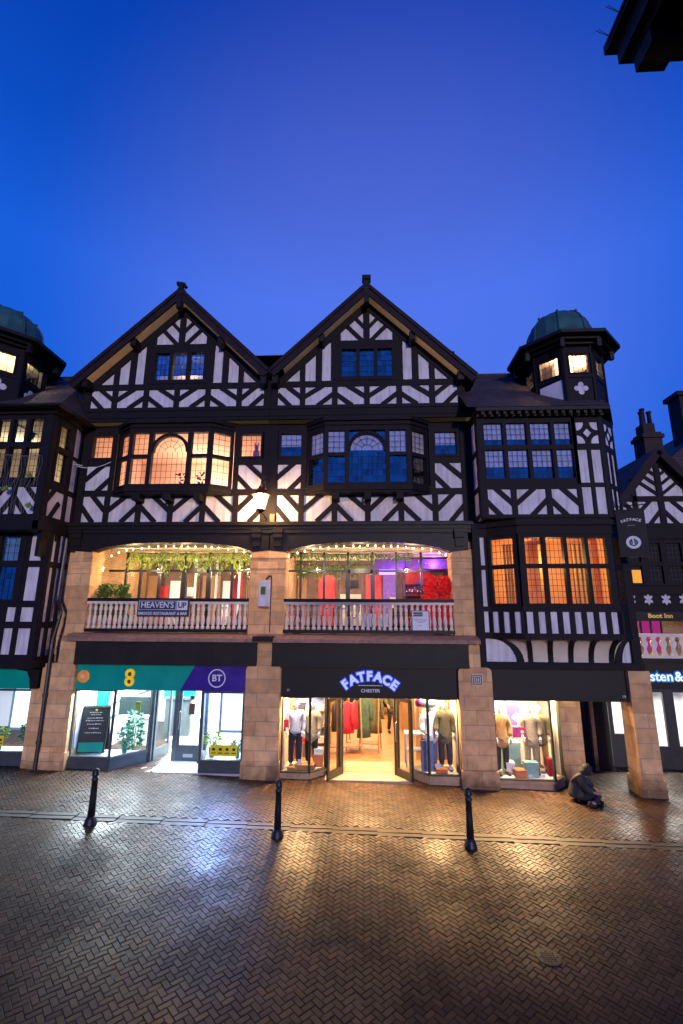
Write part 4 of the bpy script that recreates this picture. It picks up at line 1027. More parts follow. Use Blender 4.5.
def build_left():
    B = thing('turret_building','black and white building with domed turret and jettied storeys at the left edge','building',(-11,.0,gz(-11)))
    P = MB(); T = MB(); I = Matrix.Identity(4)
    xr = -9.02; yf = -1.2
    cols = [(-11.64,-11.26),(-11.16,-10.78),(-10.67,-10.30),(-10.19,-9.82),(-9.71,-9.30)]; rows = [(8.02,8.92),(9.08,9.78)]
    upper_front(B,P,T,frame(0,yf),-14,xr,[-14,-13.1,-12.2,-11.35,-10.55,-9.85,-9.06],cols,rows,'g_lit',None,start=1,z=(6.75,6.95,7.74,7.9,9.95))
    F, ln = leg((xr,yf),(xr,.25))
    upper_front(B,P,T,F,0,ln,[.02,.72],[(.30,.78)],rows,'g_lit',None,start=1,z=(6.75,6.95,7.74,7.9,9.95))
    T.M = F; T.box(-.02,.16,-.06,.05,6.75,9.95); T.box(.86,1.0,-.05,.05,6.75,9.95); T.box(1.28,ln,-.05,.05,6.75,9.95)
    for z in (7.8,8.95): T.box(.9,1.35,-.04,.05,z-.05,z+.05)
    T.M = I; T.box(xr-.17,xr+.02,yf-.06,yf+.05,6.75,9.95)
    # net of dark jetty timbers under it
    T.box(-14,xr+.06,yf-.10,0,6.5,6.75); T.box(xr-.1,xr+.10,yf-.1,.2,6.52,6.76)
    for y in (-1.0,-.4): T.box(xr+.0,xr+.07,y-.06,y+.06,6.3,6.5)
    # curved bracket at the corner
    br = MB(frame(-9.15,-.66)); n = 8
    pts = [(0,6.5)]+[(.42-.42*math.cos(PI/2*k/n)*1.0, 5.75+.75*math.sin(PI/2*k/n)) for k in range(n+1)]
    br.prism([(.0,5.8),(.09,5.8),(.11,6.1),(.14,6.3),(.18,6.5),(.0,6.5)],-.35,.0); br.build('bracket',M['timber2'],B)
    # ---- first floor
    y1 = -.65
    P.holed(-14,xr,2.9,6.5,[(-10.40,-9.82,4.6,6.42)],y1,y1+.1)
    q = MB(); q.box(-10.38,-9.84,y1+.12,y1+.13,5.68,6.42); q.build('blind',M['tealblind'],B)
    xs = (-9.13,-9.42,-9.75)
    T.box(xr-.15,xr+.02,y1-.05,y1+.05,2.9,6.5); T.box(-9.68,-9.54,y1-.05,y1+.05,2.9,6.5); T.box(-10.75,-10.42,y1-.05,y1+.05,2.9,6.5)
    for x in (-10.05,): T.box(x-.1,x+.1,y1-.05,y1+.05,2.9,4.5)
    for x in (-11.4,-12.1,-12.8): T.box(x-.1,x+.1,y1-.05,y1+.05,2.9,6.5)
    for z in (5.62,4.50,3.93,3.05): T.box(-14,xr-.05,y1-.044,y1+.05,z-.09,z+.09)
    P2 = None
    window(B,frame(0,y1-.04),[(-10.38,-9.84)],[(4.62,5.56),(5.70,6.40)],(.1,.2,.06,.12),'g_dark',.17,0,.10)
    F, ln = leg((xr,y1),(xr,.2)); P.M = T.M = F
    P.box(0,ln,0,.1,2.9,6.5)
    for u in (.0,.30,.62): T.box(u-.02,u+.10,-.05,.05,2.9,6.5)
    for z in (5.62,3.93,3.0): T.box(0,ln,-.044,.05,z-.08,z+.08)
    P.M = T.M = I
    T.box(-14,xr+.07,y1-.10,.1,2.78,2.98)
    P.build('wall',M['plaster'],B); T.build('timber_frame',M['timber'],B)
    room(B,-13.9,xr-.11,yf+.16,2.5,7.2,9.9,'creamwall',55,(1,.90,.72),lamp=False,lz=9.5,open_right=True)
    room(B,-13.9,xr-.14,y1+.16,2.5,3.2,6.4,'dark')
    # ---- eave and roof
    E = MB(); E.slab([(-14,.3),(-14,yf-.30),(xr+.32,yf-.30),(xr+.32,.3)],10.03,10.12); E.slab([(-14,.3),(-14,yf-.12),(xr+.12,yf-.12),(xr+.12,.3)],9.93,10.03)
    E.tube([(-14,yf-.34,10.10),(xr+.36,yf-.34,10.10),(xr+.36,.25,10.10)],.06,8)
    E.build('eave',M['timber2'],B)
    Rf = MB(); Rf.raw([(-14,yf-.32,10.125),(xr+.34,yf-.32,10.125),(xr+.34,1.8,10.125),(-10.2,1.8,12.75),(-14,1.8,12.75),(-14,6,12.7),(-10.2,6,12.7),(xr+.34,6,10.12)],[(0,1,3,4),(1,2,3),(2,7,6,3),(3,6,5,4)]); Rf.box(-14,-10.2,1.7,1.88,12.68,12.82)
    Rf.build('roof',M['tile'],B)
    turret(B,-11.79,-.4,1.22,9.9,11.36,26,'g_lit','creamwall',(0,1,2),())
    # ---- ground floor: continuation of the phone shop, corner pier, drainpipe
    f = MB(); f.box(-14,-9.35,-.06,.1,2.17,2.76); f.build('fascia_board',M['shopteal'],B)
    glazed(B,I,-14,-9.30,.48,2.15,'greyframe','g_shop',.05,mull=(-11.2,),rise=.5,riser_m='greyframe')
    s = MB(); s.box(-9.28,-9.03,-.16,.5,-.2,2.2); s.box(-9.28,-9.03,-.05,.5,2.2,2.8); s.build('pier',M['stone'],B)
    b = MB(frame(-9.16,-.2)); b.prism([(-.10,2.2),(.10,2.2),(.10,2.78),(-.55,2.78),(-.55,2.70),(-.25,2.66),(-.16,2.5)],-.06,.10); b.build('bracket',M['timber2'],B)
    d = MB(); x = -8.90
    d.tube([(x-.02,-.05,6.45),(x-.02,-.10,4.75),(x+.0,-.12,4.62),(x+.20,-.20,4.30),(x+.21,-.24,4.1)],.05,8); d.tube([(x+.21,-.24,4.12),(x+.10,-.25,3.5),(x+.10,-.25,gz(x))],.05,8); 
    for z in (4.1,3.3,2.0,.8): d.tube([(x+.10+(.1 if z > 4 else 0),-.25,z),(x+.10+(.1 if z > 4 else 0),-.25,z+.09)],.066,8)
    d.build('drainpipe',M['iron'],B)
    s = MB(); s.quad((-14,.1,.1),(-14,4,.1),(-9.15,4,.1),(-9.15,.1,.1)); s.quad((-14,4,.1),(-9.15,4,.1),(-9.15,4,2.75),(-14,4,2.75)); s.quad((-9.15,.1,.1),(-9.15,4,.1),(-9.15,4,2.75),(-9.15,.1,2.75)); s.quad((-14,.1,2.7),(-9.15,.1,2.7),(-9.15,4,2.7),(-14,4,2.7)); s.box(-14,-9.2,.1,.7,.2,.47)
    s.build('shop_room',M['whitewall'],B)
    for x in (-12.2,-10.2): area('shop_light',(x,1.3,2.64),1.0,1.2,170,(.72,.90,1),(R(-15),0,0),B)
    return B

def build_neighbour():
    B = thing('timber_building','smaller black and white building with a single gable set back at the right edge','building',(10.5,2.3,gz(10)))
    y = 2.2; P = MB(); T = MB()
    c = 10.0
    # ground floor: dark doors with lit white panes
    s = MB(); s.box(7.4,13,y-.05,y+.1,2.05,2.85); s.build('fascia_board',M['fascia'],B)
    for x0 in (8.62,9.34,10.06,10.9):
        F = frame(x0,y); w = MB(F); g = MB(F)
        w.box(0,.16,-.04,.04,-.25,2.06); w.box(.56,.72,-.04,.04,-.25,2.06); w.box(.16,.56,-.035,.035,-.25,.42); w.box(.16,.56,-.035,.035,1.96,2.06); w.box(.2,.52,-.05,-.03,-.1,.3)
        g.quad((.16,0,.42),(.56,0,.42),(.56,0,1.96),(.16,0,1.96)); o = w.build('door',M['iron'],B); g.build('pane',M['g_shop'],o)
    w = MB(); w.box(7.5,8.6,y-.02,y+.04,-.3,.75); w.box(7.5,7.62,y-.03,y+.05,.75,2.06); w.box(8.48,8.62,y-.03,y+.05,.75,2.06); g = MB(); g.quad((7.62,y,.75),(8.48,y,.75),(8.48,y,2.06),(7.62,y,2.06))
    o = w.build('shop_window',M['iron'],B); g.build('pane',M['g_shop'],o)
    s = MB(); s.quad((7.45,y+2.2,-.25),(13,y+2.2,-.25),(13,y+2.2,2.6),(7.45,y+2.2,2.6)); s.quad((7.45,y+.1,-.25),(7.45,y+2.2,-.25),(7.45,y+2.2,2.6),(7.45,y+.1,2.6)); s.quad((7.45,y+.1,2.5),(7.45,y+2.2,2.5),(13,y+2.2,2.5),(13,y+.1,2.5)); s.quad((7.45,y+.1,-.26),(13,y+.1,-.26),(13,y+2.2,-.26),(7.45,y+2.2,-.26))
    s.build('shop_room',M['whitewall'],B)
    for x in (8.3,9.8,11.4): area('shop_light',(x,y+.9,2.42),1.0,.6,300,(1,.95,.84),(R(-35),0,0),B)
    # balcony with pierced balusters
    s = MB(); s.box(7.4,13,y-.25,y+.2,2.86,2.98); s.build('balcony_floor',M['timber2'],B)
    rl = MB(); rl.box(7.4,13,y-.22,y-.12,3.62,3.72); rl.box(7.4,13,y-.22,y-.12,2.98,3.06); r_ = rl.build('balustrade_rail',M['baluster'],B); base = None
    for k in range(19):
        if base is None:
            q = MB(); q.prism([(-.10,0),(.10,0),(.055,.12),(.045,.2),(.10,.33),(.10,.40),(.05,.47),(.10,.56),(-.10,.56),(-.05,.47),(-.10,.40),(-.10,.33),(-.045,.2),(-.055,.12)],-.03,.03); base = q.build('baluster',M['baluster'],None); o = base
        else: o = base.copy(); COL.objects.link(o)
        o.parent = r_; o.location = (7.6+k*.29,y-.17,3.06)
    s = MB(); s.quad((7.4,y+1.4,2.9),(13,y+1.4,2.9),(13,y+1.4,4.5),(7.4,y+1.4,4.5)); s.box(7.4,8.9,y+.25,y+.3,3.0,4.4); s.build('balcony_wall',M['darkwood'],B)
    w = MB(); w.box(9.0,10.0,y+.9,y+.95,3.1,4.4)
    w.build('magenta_window',M['e_magenta'],B)
    w = MB()
    for x in (9.0,9.33,9.66,10.0): w.box(x-.025,x+.025,y+.85,y+.9,3.1,4.4)
    w.build('window_bars',M['timber'],B)
    w = MB(); w.box(8.55,8.86,y+.5,y+.55,3.1,4.3); w.build('pale_post',M['cove'],B)
    point('balcony_light',(8.6,y+.15,3.9),30,(1,.72,.35),.05,B); point('balcony_light',(10.6,y+.5,4.2),30,(1,.75,.4),.05,B)
    # dark upper storey with lattice glazing and white crosses
    w = MB(); w.box(7.4,13,y,y+.3,4.1,8.0); w.box(7.4,13,y-.06,y,6.75,7.15); w.box(7.4,13,y-.06,y,4.95,5.12); w.box(7.4,13,y-.08,y,4.42,4.56); w.build('upper_wall',M['timber'],B)
    for k in range(7):
        x = 8.62+k*.55; q = MB(); z = 4.78
        q.prism([(x,z-.19),(x+.05,z-.10),(x+.13,z-.12),(x+.13,z-.05),(x+.06,z),(x+.13,z+.05),(x+.13,z+.12),(x+.05,z+.10),(x,z+.19),(x-.05,z+.10),(x-.13,z+.12),(x-.13,z+.05),(x-.06,z),(x-.13,z-.05),(x-.13,z-.12),(x-.05,z-.10)],y-.03,y-.003); q.build('plaster_cross',M['plaster'],B)
    window(B,frame(0,y),[(8.6+k*.66,9.08+k*.66) for k in range(6)],[(5.28,5.85),(5.98,6.6)],(.1,.1,.06,.06),'g_dark',.12,-.04,.03)
    w = MB(); w.box(8.74,9.02,y-.07,y-.06,5.30,5.72); w.build('lit_pane',M['e_amber'],B)
    # gable
    ap, sl, h = 9.85, 1.22, 1.55
    P.prism([(c-h,7.15),(c+h,7.15),(c+h,ap-sl*h-.15),(c,ap-.15),(c-h,ap-sl*h-.15)],y-.02,y+.2)
    T.box(c-h,c+h,y-.08,y,7.15,7.27); T.box(c-h,c+h,y-.08,y,8.02,8.2); T.box(c-.09,c+.09,y-.085,y,7.2,ap-.2)
    for s in (-1,1):
        T.beam((c+s*h,ap-sl*h-.25),(c,ap-.25),.26,y-.10,y)
        herring(T,*sorted((c+s*.08,c+s*.78)),7.27,8.02,'\\' if s > 0 else '/',y-.07,y,.12); T.box(*sorted((c+s*.78,c+s*.92)),y-.08,y,7.2,8.8)
        herring(T,*sorted((c+s*.9,c+s*1.5)),7.27,8.02,'/' if s > 0 else '\\',y-.07,y,.12)
        for k in range(4):
            u = min(.85,(9.5-8.25-k*.34+.039)/1.995); T.beam((c+s*.05,8.25+k*.34),(c+s*u,8.25+k*.34+.775*(u-.05)),.10,y-.07,y)
    P.build('wall',M['plaster'],B); T.build('timber_frame',M['timber'],B)
    Rf = MB()
    for s in (-1,1): Rf.prism([(c,ap),(c+s*(h+.35),ap-sl*(h+.35)),(c+s*(h+.35),ap-sl*(h+.35)-.14),(c,ap-.14)],y-.3,9)
    Rf.raw([(7.3,y+.2,7.9),(8.3,y+.2,7.9),(8.3,6,10.6),(7.3,6,10.6)],[(0,1,2,3)])
    r = Rf.build('roof',M['tile'],B)
    bb = MB()
    for s in (-1,1): bb.beam((c,ap-.12),(c+s*(h+.33),ap-.12-sl*(h+.33)),.26,y-.36,y-.295)
    bb.build('bargeboard',M['board'],r)
    ch = MB(); ch.box(11.05,11.75,4.2,4.9,7.5,11.35); ch.box(10.98,11.82,4.14,4.96,11.1,11.25); ch.box(11.15,11.6,4.3,4.8,11.35,11.75)
    co = ch.build('chimney',blocks('dark_chimney_brick',(.05,.028,.022),(.035,.02,.017),(.02,.014,.012),.22,.075,.01,.9,.6),r)
    for x, y_, h_ in ((11.22,4.45,.60),(11.38,4.6,.80),(11.53,4.45,.6)):
        p = MB(); p.lathe([(.11,0),(.11,.05),(.085,.07),(.075,h_-.1),(.10,h_-.06),(.10,h_)],(x,y_,11.7),10); p.build('chimney_pot',M['board'],co)
    b = thing('brick_building','dark slate roofed building rising behind the small gable at the right edge','building',(13,7,gz(13)))
    w = MB(); w.box(12.4,19,6.0,12,gz(13)-.3,9.3); w.build('wall',blocks('dark_brick_wall',(.06,.03,.025),(.045,.024,.02),(.03,.02,.018),.22,.075,.01,.9,.5),b)
    r = MB(); r.prism([(11.6,9.7),(15.8,13.0),(20,9.7)],5.6,12.2); ro = r.build('roof',M['tile'],b)
    ch = MB(); ch.box(14.25,15.1,6.4,7.2,10,14.1); ch.box(14.12,15.2,6.3,7.3,13.95,14.15); ch.build('chimney',M['board'],ro)
    s = thing('shop_sign','blue haloed serif lettering on the dark fascia of the shop at the right edge','sign',(9.5,y-.06,2.2))
    body = 'Austen&Blake'; xs = 8.38
    hw = {'A':.26,'u':.21,'s':.17,'t':.13,'e':.20,'n':.22,'&':.31,'B':.25,'l':.10,'a':.2,'k':.2}
    for chh in body:
        w_ = hw[chh]
        if chh != ' ':
            text('letter_halo',chh,.40,(xs+w_/2,y-.055,2.42),s,M['e_bluehalo'],ext=.003,off=.045); text('letter',chh,.40,(xs+w_/2,y-.08,2.42),s,M['e_bluewhite'],ext=.008,off=.008)
        xs += w_
    s = thing('inn_sign','gold old style lettering on a dark board over the small balcony at the right edge','sign',(9.5,y-.1,4.2))
    q = MB(); q.box(8.6,10.6,y-.09,y-.02,4.10,4.40); q.build('board',M['timber2'],s)
    text('lettering','Boot Inn',.19,(9.42,y-.10,4.26),s,M['gold'],off=.006,xs=1.15)

def build_opposite():
    B = thing('jettied_eave','dark corner of an overhanging moulded eave with bird spikes close overhead at top right','eave',(1.5,-11,7.6))
    t = 1.35; x, y, z = .69*t+.035, -13.2+t, 4.3+1.5*t-.075
    k = t/2.2; xe = x+2.4; yb = y-2.2
    s = MB(); s.box(x+.09,xe,yb,y-.08,z+.015,z+.4); s.box(x,xe,yb,y,z+.065,z+.16); s.box(x+.03,xe,yb,y-.025,z+.032,z+.066); s.box(x-.03,xe,yb,y+.025,z+.15,z+.19)
    s.box(x+.03,x+.13,y-.13,y-.035,z-.03,z+.04)
    s.build('cornice',M['timber2'],B)
    p = MB()
    for j in range(9): yy = y-.02-j*.07; p.tube([(x-.025,yy,z+.17),(x-.085,yy-.01,z+.19)],.0012,4); p.tube([(x-.025,yy,z+.17),(x-.06,yy+.01,z+.23)],.0012,4)
    p.box(x-.03,x-.015,y-.62,y,z+.16,z+.175)
    p.build('bird_spikes',M['iron'],B)
    p = MB(); p.tube([(x+.45,y-.05,z+.0),(x+1.0,y-.05,z+.02)],.02,8); p.build('conduit',M['steel'],B)
# ------------------------------------------------------------------ figures
def skin_verts(nodes_, edges, sub=2, M=None):
    names = list(nodes_); me = bpy.data.meshes.new('s'); me.from_pydata([nodes_[k][0] for k in names],[(names.index(a),names.index(b)) for a,b in edges],[])
    o = bpy.data.objects.new('s',me); COL.objects.link(o)
    m = o.modifiers.new('k','SKIN'); m.use_smooth_shade = True
    for i, k in enumerate(names):
        sv = me.skin_vertices[0].data[i]; r = nodes_[k][1]; sv.radius = (r,r) if not isinstance(r,tuple) else r; sv.use_root = (i == 0)
    s = o.modifiers.new('u','SUBSURF'); s.levels = sub; s.render_levels = sub
    bpy.context.view_layer.update()
    g = bpy.data.meshes.new_from_object(o.evaluated_get(bpy.context.evaluated_depsgraph_get()))
    vs = [tuple(v.co) for v in g.vertices]; fs = [tuple(p.vertices) for p in g.polygons]
    bpy.data.objects.remove(o); bpy.data.meshes.remove(me); bpy.data.meshes.remove(g)
    return vs, fs
def chain(*ks): return list(zip(ks, ks[1:]))
def hand(mb, w, d, side, m=0):            # palm plus four unequal curled fingers and a thumb
    w = Vector(w); d = Vector(d).normalized(); a = d.cross(Vector((0,1,0)))
    if a.length < .1: a = d.cross(Vector((1,0,0)))
    a.normalize(); n = a.cross(d)
    mb.tube([w-d*.01,w+d*.04,w+d*.085],[.028,.036,.030],8,m)
    for k, l in enumerate((.068,.078,.072,.055)):
        b = w+d*.08+a*(.027-.018*k); mb.tube([b,b+d*l*.5+n*.008,b+d*l*.85+n*.028,b+d*l+n*.045],[.0095,.009,.008,.006],6,m)
    b = w+d*.025+a*.03*side; mb.tube([b,b+d*.03+a*.022*side+n*.01,b+d*.06+a*.028*side+n*.022],[.011,.010,.007],6,m)
def body(J, mats, parent, name='figure', face=True):
    e = chain('pelvis','waist','chest','neck','skull','crown')
    for s in 'lr': e += chain('chest','sh'+s,'el'+s,'wr'+s)+chain('pelvis','hip'+s,'kn'+s,'an'+s,'to'+s)
    mb = MB(); vs, fs = skin_verts(J,e); mb.raw(vs,fs)
    for s, sd in (('l',1),('r',-1)):
        w = Vector(J['wr'+s][0]); hand(mb,w,w-Vector(J['el'+s][0]),sd)
    if face:
        h = Vector(J['skull'][0]); u = (Vector(J['crown'][0])-h).normalized(); f = Vector(J.get('face',((0,-1,0),0))[0]); r = u.cross(f)
        mb.tube([h+f*.085+u*.03,h+f*.112-u*.008,h+f*.09-u*.02],[.009,.015,.008],6)
        for s in (-1,1): mb.ball(h+f*.083+u*.03+r*.033*s,.012,6); mb.ball(h+r*.088*s+u*.005,.022,6,0,.5,1,1.3)
        mb.tube([h+f*.088-u*.05-r*.022,h+f*.096-u*.05,h+f*.088-u*.05+r*.022],.006,5)
    return mb.build(name,mats,parent,True,True)
def standing(arm=0.0, legs=.0, turn=0):
    return {'pelvis':((0,0,.96),(.15,.11)),'waist':((0,0,1.12),(.13,.10)),'chest':((0,0,1.34),(.16,.11)),'neck':((0,.0,1.50),.05),'skull':((0,-.015,1.64),(.082,.095)),'crown':((0,-.01,1.74),.06),
     'shl':((-.185,0,1.42),.058),'ell':((-.25,.02-arm*.1,1.14),.044),'wrl':((-.24,-.07-arm*.25,.92+arm*.1),.030),
     'shr':((.185,0,1.42),.058),'elr':((.25,.02,1.14),.044),'wrr':((.24,-.07,.92),.030),
     'hipl':((-.095,0,.88),.092),'knl':((-.11,-.02-legs,.50),.062),'anl':((-.11,.02+legs,.09),.042),'tol':((-.12,-.15+legs,.035),.035),
     'hipr':((.095,0,.88),.092),'knr':((.11,-.02+legs*.5,.50),.062),'anr':((.11,.02-legs,.09),.042),'tor':((.12,-.15-legs,.035),.035)}
def garment(parent, secs, m, name, n=14, wob=.012):
    """cloth tube through elliptical sections (x, y, z, rx, ry); gently folded"""
    mb = MB(); vs = []; fs = []
    for i, (x,y,z,rx,ry) in enumerate(secs):
        for k in range(n):
            a = 2*PI*k/n; f = 1+wob*4*math.sin(5*a+i*.6)*(i/len(secs))
            vs.append((x+rx*math.cos(a)*f, y+ry*math.sin(a)*f, z))
    for i in range(len(secs)-1):
        for k in range(n): fs.append((i*n+k,(i+1)*n+k,(i+1)*n+(k+1)%n,i*n+(k+1)%n))
    fs.append(tuple(range(n))); fs.append(tuple(range(len(secs)*n-1,(len(secs)-1)*n-1,-1)))
    mb.raw(vs,fs); return mb.build(name,m,parent,True,True)
def dress_top(p, J, m, hem=.80, name='jacket', fat=.03, open_m=None):
    mb = MB()
    e = chain('waist','chest','nk')+chain('chest','shl','ell','cl')+chain('chest','shr','elr','cr')+chain('waist','hem')
    q = {'waist':(J['waist'][0],(J['waist'][1][0]+fat+.02,J['waist'][1][1]+fat)),'chest':(J['chest'][0],(.165+fat,.115+fat)),'nk':(tuple(Vector(J['neck'][0])-Vector((0,0,.03))),.062+fat*.3)}
    for s, c in (('l','cl'),('r','cr')):
        q['sh'+s] = (J['sh'+s][0],.066+fat); q['el'+s] = (J['el'+s][0],.052+fat*.8)
        w = Vector(J['wr'+s][0]); ee = Vector(J['el'+s][0]); q[c] = (tuple(w+(ee-w)*.12),.042+fat*.6)
    q['hem'] = ((J['pelvis'][0][0],J['pelvis'][0][1],hem),(.175+fat,.13+fat))
    vs, fs = skin_verts(q,e,2); mb.raw(vs,fs)
    o = mb.build(name,m,p,True,True)
    return o
def dress_legs(p, J, m, name='trousers', fat=.018, end=.10):
    q = {'pelvis':(tuple(Vector(J['pelvis'][0])+Vector((0,0,.06))),(.145+fat,.11+fat))}; e = []
    for s in 'lr':
        q['hip'+s] = (J['hip'+s][0],.098+fat); q['kn'+s] = (J['kn'+s][0],.07+fat)
        a = Vector(J['an'+s][0]); q['an'+s] = ((a[0],a[1],max(a[2],end)),.056+fat); e += chain('pelvis','hip'+s,'kn'+s,'an'+s)
    mb = MB(); vs, fs = skin_verts(q,e,2); mb.raw(vs,fs); return mb.build(name,m,p,True,True)
def shoes(p, J, m):
    mb = MB()
    for s in 'lr':
        a, t = Vector(J['an'+s][0]), Vector(J['to'+s][0]); d = (t-a); d.z = 0; d.normalize()
        mb.tube([a-d*.05+Vector((0,0,-.05)),a+Vector((0,0,-.035)),t+d*.0+Vector((0,0,.012)),t+d*.06+Vector((0,0,.0))],[.038,.048,.046,.02],8)
    return mb.build('shoes',m,p,True,True)
def mannequin(label, loc, rz, top, legs, coat=None, hat=None, bag=None, sc=1.0, topname='jumper', group=None):
    t = thing('mannequin',label,'mannequin',loc,rz,group); t.scale = (sc,sc,sc)
    J = standing(.5); body(J,M['manneq'],t,'body',True)
    dress_top(t,J,M[top],.88,topname,.018); dress_legs(t,J,M[legs]); shoes(t,J,M['darkwood'])
    if coat: dress_top(t,{**J,'chest':((0,.005,1.34),(.16,.11))},M[coat],.62,'coat',.055)
    if hat:
        mb = MB(); mb.ball((0,-.01,1.72),.112,10,0,1,1.1,.75); mb.build('hat',M[hat],t,True,True)
    if bag:
        mb = MB(); mb.box(-.36,-.20,-.16,.02,.98,1.28); mb.tube([(-.30,-.05,1.28),(-.22,-.05,1.46),(-.16,-.02,1.40)],.012,5); mb.build('bag',M[bag],t,False,True)
    s = MB(); s.lathe([(.16,-.001),(.16,.015),(.02,.02)],(0,.1,0),12); s.build('base',M['steel'],t,False,True)
    return t

def people():
    # ---- seated, hooded figure beside the corner shop window: legs folded, bowed forward to the right
    x, y = 5.30, -.66; p = thing('person','person in a dark hooded quilted coat huddled on the pavement beside the lit corner window','person',(x,y,gz(x)+.012),0.0); p.scale = (.92,.92,.92)
    J = {'pelvis':((-.10,.10,.14),(.15,.13)),'waist':((-.09,.08,.30),(.14,.12)),'chest':((.0,.02,.52),(.15,.12)),'neck':((.10,-.03,.66),.05),'skull':((.165,-.06,.745),(.078,.088)),'crown':((.155,-.04,.84),.055),
       'shl':((-.10,-.12,.56),.06),'ell':((.0,-.27,.34),.045),'wrl':((.20,-.24,.27),.030),'shr':((.12,.16,.56),.06),'elr':((.25,.10,.36),.045),'wrr':((.31,-.08,.30),.030),
       'hipl':((-.06,-.04,.13),.09),'knl':((.26,-.26,.17),.065),'anl':((.10,-.36,.06),.042),'tol':((-.03,-.40,.05),.036),'hipr':((-.02,.20,.13),.09),'knr':((.36,.12,.18),.065),'anr':((.40,-.12,.06),.042),'tor':((.36,-.26,.05),.036),'face':((.80,-.35,-.50),0)}
    body(J,M['skin'],p,'body',True)
    mb = MB(); e = chain('hem','pelvis','waist','chest','nk')+chain('chest','shl','ell','cl')+chain('chest','shr','elr','cr')
    n_ = {'hem':((-.10,.06,.06),(.30,.27)),'pelvis':((-.11,.07,.18),(.27,.24)),'waist':((-.10,.06,.34),(.235,.21)),'chest':((-.02,.01,.53),(.215,.19)),'nk':((.08,-.02,.655),.115),'shl':((-.10,-.12,.56),.115),'ell':((.0,-.275,.34),.095),'cl':((.15,-.25,.285),.065),'shr':((.12,.16,.56),.115),'elr':((.25,.10,.36),.09),'cr':((.30,-.03,.315),.062)}
    vs, fs = skin_verts(n_,e,3); mb.raw(vs,fs); mb.build('coat',M['navycoat'],p,True,True)
    mb = MB(); mb.ball((.135,-.04,.765),.128,14,0,1,.98,1.12); mb.ball((.075,-.01,.70),.125,12,0,1,1,.9); mb.build('hood',M['black'],p,True,True)
    mb = MB(); n_ = {'p':((-.04,.08,.13),(.17,.13)),'hl':((-.02,-.06,.14),.12),'kl':((.27,-.27,.17),.095),'al':((.12,-.36,.075),.07),'hr':((.02,.19,.14),.12),'kr':((.37,.12,.18),.095),'ar':((.40,-.10,.075),.07)}
    vs, fs = skin_verts(n_,chain('p','hl','kl','al')+chain('p','hr','kr','ar'),2); mb.raw(vs,fs); mb.build('trousers',M['black'],p,True,True)
    shoes(p,J,M['black'])
    # ---- shopper standing far inside the clothes shop
    x, y = 1.02, 4.9; p = thing('person','person in an olive coat and black leggings standing far inside the clothes shop','person',(x,y,.022),.25)
    J = standing(.9,.05); body(J,M['skin'],p,'body',True); dress_legs(p,J,M['black'],'leggings',.006); dress_top(p,J,M['olivecoat'],.66,'coat',.035); shoes(p,J,M['black'])
    mb = MB(); mb.ball((0,.02,1.68),.108,10,0,1,1.05,1.1); mb.tube([(0,.07,1.66),(0,.09,1.5),(0,.08,1.40)],[.09,.08,.03],8); mb.build('hair',M['darkwood'],p,True,True)

def coat_on_hanger(label, loc, rz, m, Lc=1.0, group=None):
    t = thing('coat',label,'coat',loc,rz,group)
    garment(t,[(0,0,-.02,.03,.03),(0,0,-.06,.12,.05),(0,0,-.12,.21,.075),(0,0,-.35,.20,.09),(0,0,-.65*Lc,.21,.10),(0,0,-Lc,.24,.12)],M[m],'body')
    for s in (-1,1): garment(t,[(s*.20,-.01,-.10,.05,.05),(s*.24,-.02,-.3,.065,.06),(s*.255,-.03,-.52,.06,.055),(s*.26,-.04,-.68,.05,.05)],M[m],'sleeve',10)
    h = MB(); h.tube([(-.19,0,-.09),(0,0,-.005),(.19,0,-.09)],.008,5); h.tube([(0,0,-.005),(0,0,.04),(.02,0,.065),(.035,0,.04)],.004,5); h.build('hanger',M['wood'],t,False,True)
    return t
def clothes_rack(label, loc, rz, w=1.1, h=1.5):
    t = thing('clothes_rack',label,'clothes rack',loc,rz)
    q = MB(); q.tube([(-w/2,0,h),(w/2,0,h)],.014,8); q.build('rail',M['iron'],t,False,True)
    for s in (-1,1):
        for d in (-1,1): q = MB(); q.tube([(s*w/2,0,h),(s*(w/2+.02),d*.26,0)],.022,8); q.build('leg',M['wood'],t,False,True)
    q = MB(); q.box(-w/2,w/2,-.2,.2,.20,.23); q.build('shelf',M['wood'],t,False,True)
    return t
def plant(label, loc, h, w, lm, pm='terracotta', n=160, name='potted_plant', cat='plant', potr=.13, ll=.12, group=None):
    t = thing(name,label,cat,loc,0,group)
    q = MB(); q.lathe([(potr*.7,0),(potr,.22),(potr*1.08,.22),(potr*1.08,.25),(potr*.9,.24)],(0,0,0),12); q.build('pot',M[pm],t,False,True)
    s = MB(); f = MB()
    for k in range(7):
        a = k*.9; s.tube([(0,0,.2),(math.cos(a)*w*.2,math.sin(a)*w*.2,.25+h*.4),(math.cos(a)*w*.36,math.sin(a)*w*.36,.25+h*.8)],[.012,.008,.004],5)
    for k in range(n):
        a = random.uniform(0,6.28); z = random.random()**.8; r = w*.5*math.sqrt(random.random())*(1-.45*abs(z-.45))
        f.leaf((r*math.cos(a),r*math.sin(a),.25+h*z),ll*random.uniform(.6,1.2),ll*.5,(math.cos(a),math.sin(a),random.uniform(-.4,.9)))
    s.build('stems',M['leaf'],t,False,True); f.build('foliage',M[lm],t,False,True)
    return t

